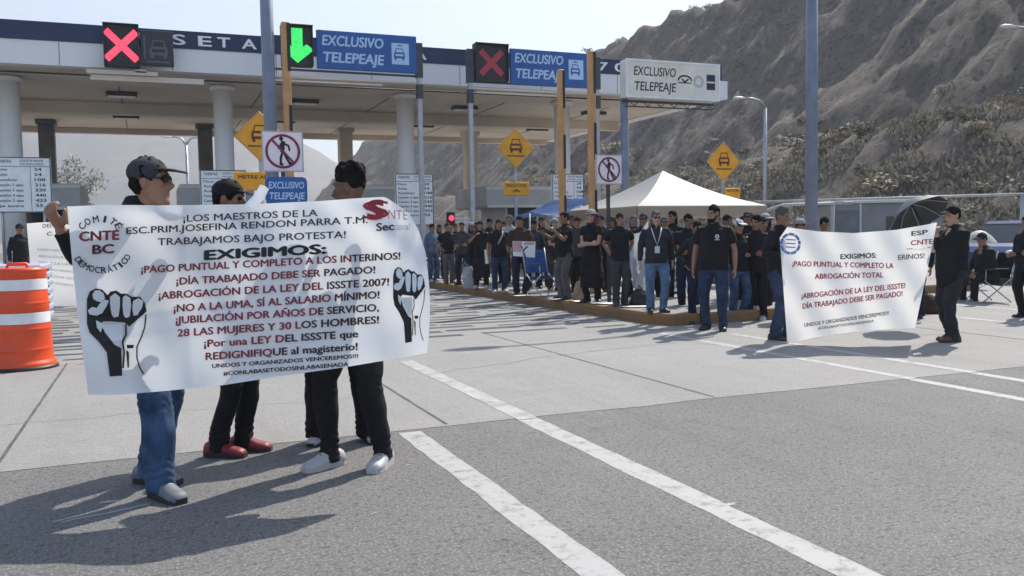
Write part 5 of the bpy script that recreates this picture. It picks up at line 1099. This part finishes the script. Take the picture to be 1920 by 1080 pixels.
# placard in the hands, cloth bag, paper, box, small things
def board_at(name, label, cat, pxs, D, mt, deco=None):
    P = [pd(a, b, D) for a, b in pxs]; c = sum(P, Vector())/4; n = (P[1]-P[0]).cross(P[3]-P[0]).normalized()
    if n.dot(CAM-c) < 0: n = -n
    m = MB(); m.add([p_-c+n*.004 for p_ in P]+[p_-c-n*.004 for p_ in P], [(0, 1, 2, 3), (7, 6, 5, 4), (0, 4, 5, 1), (1, 5, 6, 2), (2, 6, 7, 3), (3, 7, 4, 0)]); o = m.build(name, mt, None, c); tag(o, label, cat)
    if deco: deco(o, lambda a, b: (P[0].lerp(P[1], a)).lerp(P[3].lerp(P[2], a), b)-c+n*.007)
    return o
pp = at(977, 552, ISL); Dp = pp[0]*_h.x+pp[1]*_h.y-.36
def deco(o, fn):
    m = MB(); m.add([fn(*q) for q in ((.02, .02), (.42, .02), (.36, .7), (.02, .7))], [(0, 1, 2, 3)], 0); m.add([fn(*q) for q in ((.5, .06), (.95, .03), (.95, .2), (.5, .24))], [(0, 1, 2, 3)], 0); m.add([fn(*q) for q in ((.36, .3), (.46, .68), (.7, .3), (.62, .3), (.46, .55), (.42, .3))], [(0, 1, 2, 3, 4, 5)], 1); m.build('printed_shapes', [PINK_INK, INK], o)
board_at('placard', 'pink and white placard held at waist height in the crowd', 'placard', ((961, 452), (1004, 453), (1003, 483), (962, 480)), Dp, PAPER, deco)
q = gp(905, 541, ISL); board_at('paper_sheet', 'white sheet of paper in the hand of the woman in the long dress', 'paper', ((908, 468), (915, 468), (916, 494), (910, 495)), q.dot(_h)-.3, PAPER)
def soft_bag(label, px, fy, z, w, h, mt, name='bag', tilt=0.0):
    q = gp(px, fy, z); m = MB(); m.loft([((0, 0, 0.0), w*.5, w*.25), ((0, 0, h*.2), w*.54, w*.3), ((0, .02, h*.6), w*.46, w*.24), ((0, .04, h*.92), w*.3, w*.1), ((0, .05, h), w*.22, w*.05)], 14, 0, True, 2.6)
    t = tag(bpy.data.objects.new(name, remesh(m, .015, 2, .012, int(px), (12, 12, 12))), label, 'bag'); COL.objects.link(t); t.data.materials.clear(); t.data.materials.append(mt); t.location = (q.x, q.y, z); t.rotation_euler = (0, rad(tilt), math.atan2(-q.x, q.y)); m = MB(); m.tube([(-w*.15, .04, h*.9), (-.02, .05, h*1.25), (w*.15, .04, h*.9)], .012, 8); m.build('handle', mt, t); return t
soft_bag('grey cloth bag slumped on the kerb behind the left end of the crowd', 886, 540, ISL, .36, .5, FAB['pale'], 'bag', -14); soft_bag('tan handbag hanging low beside the woman in the pale hat', 1090, 563, ISL, .3, .34, mat('tan_leather', (.3, .2, .12), .5, .2, 6)); soft_bag('small dark bag on the kerb beside the charcoal trousers', 1200, 572, ISL, .32, .26, FAB['char']); soft_bag('black backpack on the ground under the crowd banner', 1262, 566, 0, .36, .34, FAB['black'])
soft_bag('dark bag lying behind the legs at the smaller banner right end', 1733, 588, 0, .5, .3, FAB['brown'])
for i, (px, fy, w_, d_) in enumerate(((970, 556, .3, .2), (1035, 562, .5, .22), (1078, 567, .36, .22), (1128, 571, .45, .3), (1180, 577, .42, .2))):
    q = gp(px, fy, ISL); m = MB(); m.add([(a*w_/2, b*d_/2, .008+.02*noise.noise(Vector((a*3+i, b*3, 1)))) for a in (-1, 0, 1) for b in (-1, 0, 1)], [(0, 3, 4, 1), (1, 4, 5, 2), (3, 6, 7, 4), (4, 7, 8, 5)]); o = m.build('paper_sheet', PAPER, None, (q.x+.1, q.y, ISL+.012)); o.rotation_euler = (0, 0, i*.7)
    tag(o, ['pale sheet lying on the kerb by the placard holder', 'long pale sheet lying on the kerb by the blue chair', 'pale sheet lying on the kerb in front of the grey jeans', 'wide pale sheet on the kerb below the pale hat', 'pale sheet on the kerb in front of the charcoal trousers'][i], 'paper', 'sheets lying on the kerb')

# ------------------------------------------------------------------ banners
def curve(P, u):
    for a, b in zip(P[:-1], P[1:]):
        if u <= b[0]+1e-9: t = (u-a[0])/(b[0]-a[0]); return (a[1]+(b[1]-a[1])*t, a[2]+(b[2]-a[2])*t)
    return P[-1][1:]
def banner_sheet(name, label, top, bot, DFUN, NU, NV, mt, side=None):
    vs = []; org = pd(curve(bot, .5)[0], curve(bot, .5)[1], DFUN(*curve(bot, .5)))
    for i in range(NU+1):
        u = i/NU; a, b = curve(top, u), curve(bot, u)
        for j in range(NV+1):
            v = j/NV; x = a[0]+(b[0]-a[0])*v; y = a[1]+(b[1]-a[1])*v
            if side: x += side(u, v)
            vs.append(pd(x, y, DFUN(x, y))-org)
    m = MB(); m.add(vs, [(i*(NV+1)+j, i*(NV+1)+j+1, (i+1)*(NV+1)+j+1, (i+1)*(NV+1)+j) for i in range(NU) for j in range(NV)], 0, True)
    o = m.build(name, mt, None, org); tag(o, label, 'banner'); return o, org
def bline(mb, org, DFUN, body, x0, y0, x1, y1, cap, mi=0, bold=.012, split=None, mi2=0, off=.007, bow=0.0):
    put_text(mb, body, lambda a, b: pd(x0+(x1-x0)*a, y0+(y1-y0)*a-b*cap+bow*4*a*(1-a), DFUN(x0+(x1-x0)*a, y0+(y1-y0)*a-b*cap)-off)-org, mi, bold, split, mi2)
def barc(mb, org, DFUN, body, cx, cy, rx, ry, a0, a1, cap, mi=0, flip=False, bold=.012, off=.007):
    n = len(body)
    for i, ch in enumerate(body):
        if ch == ' ': continue
        an = rad(a0+(a1-a0)*i/(n-1)); px, py = cx+rx*math.cos(an), cy-ry*math.sin(an); up = Vector((math.cos(an), math.sin(an)))*(-1 if flip else 1); rt = Vector((up.y, -up.x)); wd = cap*.8 if ch not in 'I1' else cap*.25
        def fn(a, b, px=px, py=py, up=up, rt=rt, wd=wd):
            x = px+rt.x*(a-.5)*wd+up.x*(b-.5)*cap; y = py-rt.y*(a-.5)*wd-up.y*(b-.5)*cap; return pd(x, y, DFUN(x, y)-off)-org
        put_text(mb, ch, fn, mi, bold)
def bpoly(mb, org, DFUN, pts, mi, step=2.0, off=.007):
    y = min(p_[1] for p_ in pts); y1 = max(p_[1] for p_ in pts); n = len(pts)
    while y < y1:
        yn = min(y+step, y1); ym = (y+yn)/2; xs_ = []
        for a, b in zip(pts, pts[1:]+pts[:1]):
            if (a[1] <= ym) != (b[1] <= ym):
                f = lambda yy: a[0]+(b[0]-a[0])*((max(min(a[1], b[1]), min(max(a[1], b[1]), yy))-a[1])/(b[1]-a[1])); xs_.append((f(ym), f(y), f(yn)))
        xs_.sort()
        for l, r in zip(xs_[::2], xs_[1::2]):
            k = max(1, int((r[0]-l[0])/8))
            for i in range(k):
                A = [l[1]+(r[1]-l[1])*i/k, l[1]+(r[1]-l[1])*(i+1)/k, l[2]+(r[2]-l[2])*(i+1)/k, l[2]+(r[2]-l[2])*i/k]
                mb.add([pd(x, yy, DFUN(x, yy)-off)-org for x, yy in zip(A, (y, y, yn, yn))], [(3, 2, 1, 0)], mi)
        y = yn
def bstroke(mb, org, DFUN, pts, w, mi, off=.007):
    for a, b in zip(pts[:-1], pts[1:]):
        d = Vector((b[0]-a[0], b[1]-a[1])).normalized(); nx = Vector((-d.y, d.x))*w/2; A, B = Vector(a)-d*w*.3, Vector(b)+d*w*.3
        mb.add([pd(q.x, q.y, DFUN(q.x, q.y)-off)-org for q in (A-nx, B-nx, B+nx, A+nx)], [(0, 1, 2, 3)], mi)
TOP = [(0, 126, 387), (.1, 200, 384), (.25, 300, 385), (.5, 470, 383), (.6, 530, 380), (.7, 600, 377), (.8, 665, 372), (.89, 722, 369), (.93, 745, 384), (.96, 768, 400), (.98, 785, 432), (1, 797, 470)]
BOT = [(0, 166, 740), (.1, 225, 740), (.25, 310, 733), (.4, 420, 722), (.55, 520, 706), (.75, 650, 688), (.9, 745, 672), (.97, 790, 664), (1, 801, 662)]
bo, og = banner_sheet('protest_banner', 'large white protest banner with two raised fists held in the foreground', TOP, BOT, DF, 96, 56, BANNER, lambda u, v: (7*math.sin(v*math.pi) if u > .9 else -3*math.sin(v*3.1)*(u < .02)))
m = MB(); LN = [('¡LOS MAESTROS DE LA', 344, 416, 595, 405, 13, 0, .014), ('ESC.PRIM.JOSEFINA RENDON PARRA T.M.', 237, 439, 689, 418, 13, 0, .016), ('TRABAJAMOS BAJO PROTESTA!', 296, 460, 648, 446, 13.5, 0, .014)]
for b_, x0, y0, x1, y1, c_, k, bd in LN: bline(m, og, DF, b_, x0, y0, x1, y1, c_, k, bd)
bline(m, og, DF, 'EXIGIMOS:', 385, 487, 610, 475, 18, 1, .05)
for b_, x0, y0, x1, y1, c_, sp in (('¡PAGO PUNTUAL Y COMPLETO A LOS INTERINOS!', 265, 512, 750, 486, 13.5, .8), ('¡DÍA TRABAJADO DEBE SER PAGADO!', 331, 534, 703, 512, 13.5, .72), ('¡ABROGACIÓN DE LA LEY DEL ISSSTE 2007!', 298, 561, 729, 535, 14, .75),
        ('¡NO A LA UMA, SÍ AL SALARIO MÍNIMO!', 326, 585, 711, 559, 14, .75), ('¡JUBILACIÓN POR AÑOS DE SERVICIO,', 330, 607, 710, 583, 14, .7), ('28 LAS MUJERES Y 30 LOS HOMBRES!', 333, 631, 710, 606, 14, .62), ('¡Por una LEY DEL ISSSTE que', 383, 651, 671, 632, 14, .5), ('REDIGNIFIQUE al magisterio!', 386, 675, 670, 656, 14, .45)):
    bline(m, og, DF, b_, x0, y0, x1, y1, c_, 2, .03, sp, 3)
bline(m, og, DF, 'UNIDOS Y ORGANIZADOS VENCEREMOS!!!', 398, 690, 671, 671, 7.5, 1, .03); bline(m, og, DF, '#CONLABASETODOSINLABASENADA', 419, 704, 653, 686, 7.5, 1, .03)
barc(m, og, DF, 'COMITÉ', 188, 432, 37, 22, 158, 22, 13, 0, False, .02); bline(m, og, DF, 'CNTE', 149, 452, 223, 449, 18, 2, .035); bline(m, og, DF, 'BC', 174, 476, 213, 474, 17, 4, .035); barc(m, og, DF, 'DEMOCRÁTICO', 191, 470, 50, 36, 208, 340, 12, 0, True, .02)
bline(m, og, DF, 'S', 688, 410, 721, 408, 33, 5, .09); bline(m, og, DF, 'NTE', 728, 410, 764, 412, 18, 6, .0); bline(m, og, DF, 'Sec', 706, 433, 738, 431, 15, 0, .03); bline(m, og, DF, 'cional', 739, 431, 768, 431, 14, 7, .0)  # NTE in pale pink: glare on this corner is put into the ink colour
m.build('lettering', [NAVY_INK, INK, WINE, mat('dark_wine_ink', (.05, .018, .03), .6, .2, 10), mat('maroon_ink', (.08, .016, .03), .6, .2, 10), RED_INK, PINK_INK, GREY_INK], bo)
Z5 = lambda P, bx: [(bx[0]+(a-135)/331*(bx[2]-bx[0]), bx[1]+(b-540)/495*(bx[3]-bx[1])) for a, b in P]
FIST = [(135, 600), (150, 560), (185, 542), (220, 550), (250, 580), (265, 560), (300, 556), (325, 572), (355, 572), (385, 590), (430, 590), (455, 620), (466, 670), (445, 690), (410, 720), (370, 755), (340, 730), (230, 725), (215, 735), (235, 790), (290, 860), (325, 875), (330, 1030), (262, 1035), (245, 900), (200, 840), (150, 790), (135, 740)]
WH = [[(165, 575), (180, 555), (205, 553), (228, 570), (235, 600), (215, 620), (190, 615), (170, 600)], [(140, 665), (165, 645), (190, 650), (205, 628), (235, 605), (258, 608), (245, 640), (220, 680), (190, 695), (150, 690)], [(262, 590), (290, 568), (318, 590), (318, 640), (310, 700), (285, 705), (272, 690), (264, 640)],
      [(334, 590), (350, 580), (375, 595), (380, 640), (372, 700), (350, 708), (337, 690), (332, 640)], [(390, 612), (420, 597), (448, 612), (440, 650), (415, 690), (394, 695), (387, 660)], [(215, 742), (330, 736), (335, 790), (330, 830), (315, 868), (290, 858), (240, 790), (222, 764)]]
for bx in ((163, 540, 275, 706), (737, 500, 797, 643)):
    m = MB(); bpoly(m, og, DF, Z5(FIST, bx), 0)
    for w_ in WH: bpoly(m, og, DF, Z5(w_, bx), 1, 2.0, .011)
    k = (bx[2]-bx[0])/112
    bstroke(m, og, DF, Z5([(462, 690), (455, 760), (438, 810), (412, 870), (412, 930), (425, 980), (448, 1020)], bx), 2.6*k, 0); bstroke(m, og, DF, Z5([(350, 745), (352, 800), (332, 840), (342, 900), (335, 985)], bx), 3.2*k, 0); bpoly(m, og, DF, Z5([(355, 858), (395, 858), (392, 876), (358, 878)], bx), 0); bpoly(m, og, DF, Z5([(352, 885), (368, 900), (368, 985), (360, 985)], bx), 0); bpoly(m, og, DF, Z5([(185, 720), (225, 740), (212, 790), (190, 760)], bx), 1, 2.0, .011)
    m.build('fist_emblem', [INK, PALE_INK], bo)
# the corner of cloth folded up over the raised hand
m = MB(); vs = []
for i in range(9):
    t_ = i/8; x, y = 468+28*t_+4*math.sin(t_*3), 388-40*t_
    for j in range(5): k = j/4-.5; vs.append(pd(x+k*(20-4*t_), y+k*9+5*(t_ > .9)*abs(k), DF(x, 388)-.02-.02*math.cos(k*3))-og)
m.add(vs, [(i*5+j, i*5+j+1, (i+1)*5+j+1, (i+1)*5+j) for i in range(8) for j in range(4)], 0, True); m.build('folded_corner', BANNER, bo)
# smaller banner on the right
TOP = [(0, 1462, 446), (.05, 1476, 426), (.1, 1490, 428), (.25, 1535, 434), (.45, 1600, 437), (.7, 1680, 431), (.9, 1738, 421), (1, 1757, 417)]
BOT = [(0, 1476, 641), (.1, 1496, 640), (.25, 1530, 632), (.5, 1600, 622), (.75, 1665, 617), (1, 1716, 615)]
b2, og2 = banner_sheet('protest_banner', 'smaller white hand lettered banner held by two people on the right', TOP, BOT, DR, 60, 36, BANNER2)
m = MB(); q = dict(off=.012)
bline(m, og2, DR, 'EXIGIMOS:', 575, 0, 0, 0, 1) if False else None
for b_, x0, y0, x1, y1, c_, k, bd in (('EXIGIMOS:', 1576, 486, 1643, 483, 9.5, 0, .03), ('¡PAGO PUNTUAL Y COMPLETO LA', 1486, 499, 1675, 503, 10, 1, .028), ('ERINOS!', 1684, 487, 1733, 484, 9.5, 5, .02), ('ABROGACIÓN TOTAL', 1528, 523, 1656, 520, 10, 1, .028), ('¡ABROGACIÓN DE LA LEY DEL ISSSTE!', 1503, 560, 1697, 540, 10, 1, .028), ('DÍA TRABAJADO DEBE SER PAGADO!', 1505, 579, 1692, 555, 10, 1, .028), ('UNIDOS Y ORGANIZADOS VENCEREMOS!!!', 1508, 613, 1666, 590, 7, 0, .02), ('#CONLABASETODOSINLABASENADA', 1534, 618, 1638, 604, 5, 0, .012), ('ESP', 1709, 442, 1739, 439, 8.5, 0, .02), ('CNTE', 1708, 460, 1749, 457, 9.5, 2, .02)):
    bline(m, og2, DR, b_, x0, y0, x1, y1, c_, k, bd, None, 0, .014)
bstroke(m, og2, DR, [(1700, 467), (1744, 464)], 1.2, 0, .014)
for i in range(26):
    a, b_ = 2*math.pi*i/26, 2*math.pi*(i+1)/26
    if i % 3: bstroke(m, og2, DR, [(1482+17*math.cos(a), 457+18*math.sin(a)), (1482+17*math.cos(b_), 457+18*math.sin(b_))], 5, 3, .014)
for y in (449, 456, 463): bstroke(m, og2, DR, [(1474, y), (1491, y+1)], 2.2, 3, .015)
m.build('lettering', [INK, mat('marker_red_ink', (.42, .04, .085), .6, .2, 10), RED_INK, SEAL, GREY_INK, mat('dull_brown_ink', (.16, .12, .12), .6, .2, 10)], b2)
# cream banner far left
q = gp(80, 575); D3 = q.dot(_h); DL = lambda px, py: D3+.05*math.sin(px*.06+py*.03)+.03*math.sin(py*.06)
b3, og3 = banner_sheet('protest_banner', 'cream banner in the left background behind the orange barrel', [(0, 50, 419), (.5, 76, 417), (.7, 100, 416), (1, 150, 425)], [(0, 62, 560), (.5, 95, 590), (1, 160, 604)], DL, 24, 24, BANNER2)
m = MB(); bline(m, og3, DL, 'DEL', 80, 427, 98, 426, 7, 0, .01, None, 0, .02); bline(m, og3, DL, 'C', 88, 442, 98, 441, 7, 0, .01, None, 0, .02)
for i, s_ in enumerate(('EXIGIMOS PAGO PUNTUAL', 'ABROGACIÓN DE LA LEY', 'NO A LA UMA', 'SALARIO MÍNIMO', 'JUBILACIÓN POR AÑOS', 'UNIDOS VENCEREMOS')): bline(m, og3, DL, s_, 70+i*2, 470+i*12, 138, 473+i*13, 4.5, 1, .0, None, 0, .02)
m.build('lettering', [INK, mat('brown_grey_ink', (.3, .27, .25), .6, .1, 8)], b3)
# blue and white printed banner in the crowd and the bundled cloth beside it
q = gp(1280, 566, 0); D4 = q.dot(_h)-.9; D4F = lambda px, py: D4+.03*math.sin(px*.2+py*.05)
b4, og4 = banner_sheet('protest_banner', 'blue tinted printed banner hanging in the crowd behind the bearded man', [(0, 1258, 449), (1, 1302, 450)], [(0, 1252, 546), (1, 1304, 548)], D4F, 12, 18, cloth_white('pale_blue_banner_vinyl', (.5, .58, .72), .3))
m = MB()
for i, (s_, w_) in enumerate((('LA LEY', 30), ('PAGO YA', 36), ('JUSTICIA', 34), ('NO A LA', 24), ('UMA', 22), ('CNTE', 26), ('BC', 16), ('UNIDOS', 30))): bline(m, og4, D4F, s_, 1262, 463+i*11, 1262+w_, 464+i*11, 7, 0, .02, None, 0, .012)
m.build('lettering', NAVY_INK, b4)
q = gp(1195, 572, ISL); D5 = q.dot(_h)+.15; D5F = lambda px, py: D5+.06*math.sin(px*.35)+.03*math.sin(py*.11+px*.1)
b5, og5 = banner_sheet('protest_banner', 'crumpled pale cloth banner bundled between the charcoal trousers and the white lanyards', [(0, 1168, 430), (.3, 1182, 440), (.6, 1200, 436), (1, 1216, 412)], [(0, 1188, 536), (.5, 1200, 548), (1, 1212, 540)], D5F, 14, 22, cloth_white('grey_white_banner_cloth', (.55, .58, .64), .3))

# ------------------------------------------------------------------ haze: the air between here and the mountains
hz = MB(); hz.box((0, 1100, 280), (3400, 2900, 570)); o = hz.build('haze', None); o.data.materials.clear(); tag(o, kind='stuff')
m_h = bpy.data.materials.new('haze_air'); m_h.use_nodes = True; t = m_h.node_tree; t.nodes.clear(); out = t.nodes.new('ShaderNodeOutputMaterial'); pv = t.nodes.new('ShaderNodeVolumePrincipled')
pv.inputs['Color'].default_value = (.86, .9, .96, 1); pv.inputs['Density'].default_value = 0.00055; pv.inputs['Anisotropy'].default_value = 0.2; t.links.new(pv.outputs[0], out.inputs['Volume']); o.data.materials.append(m_h)
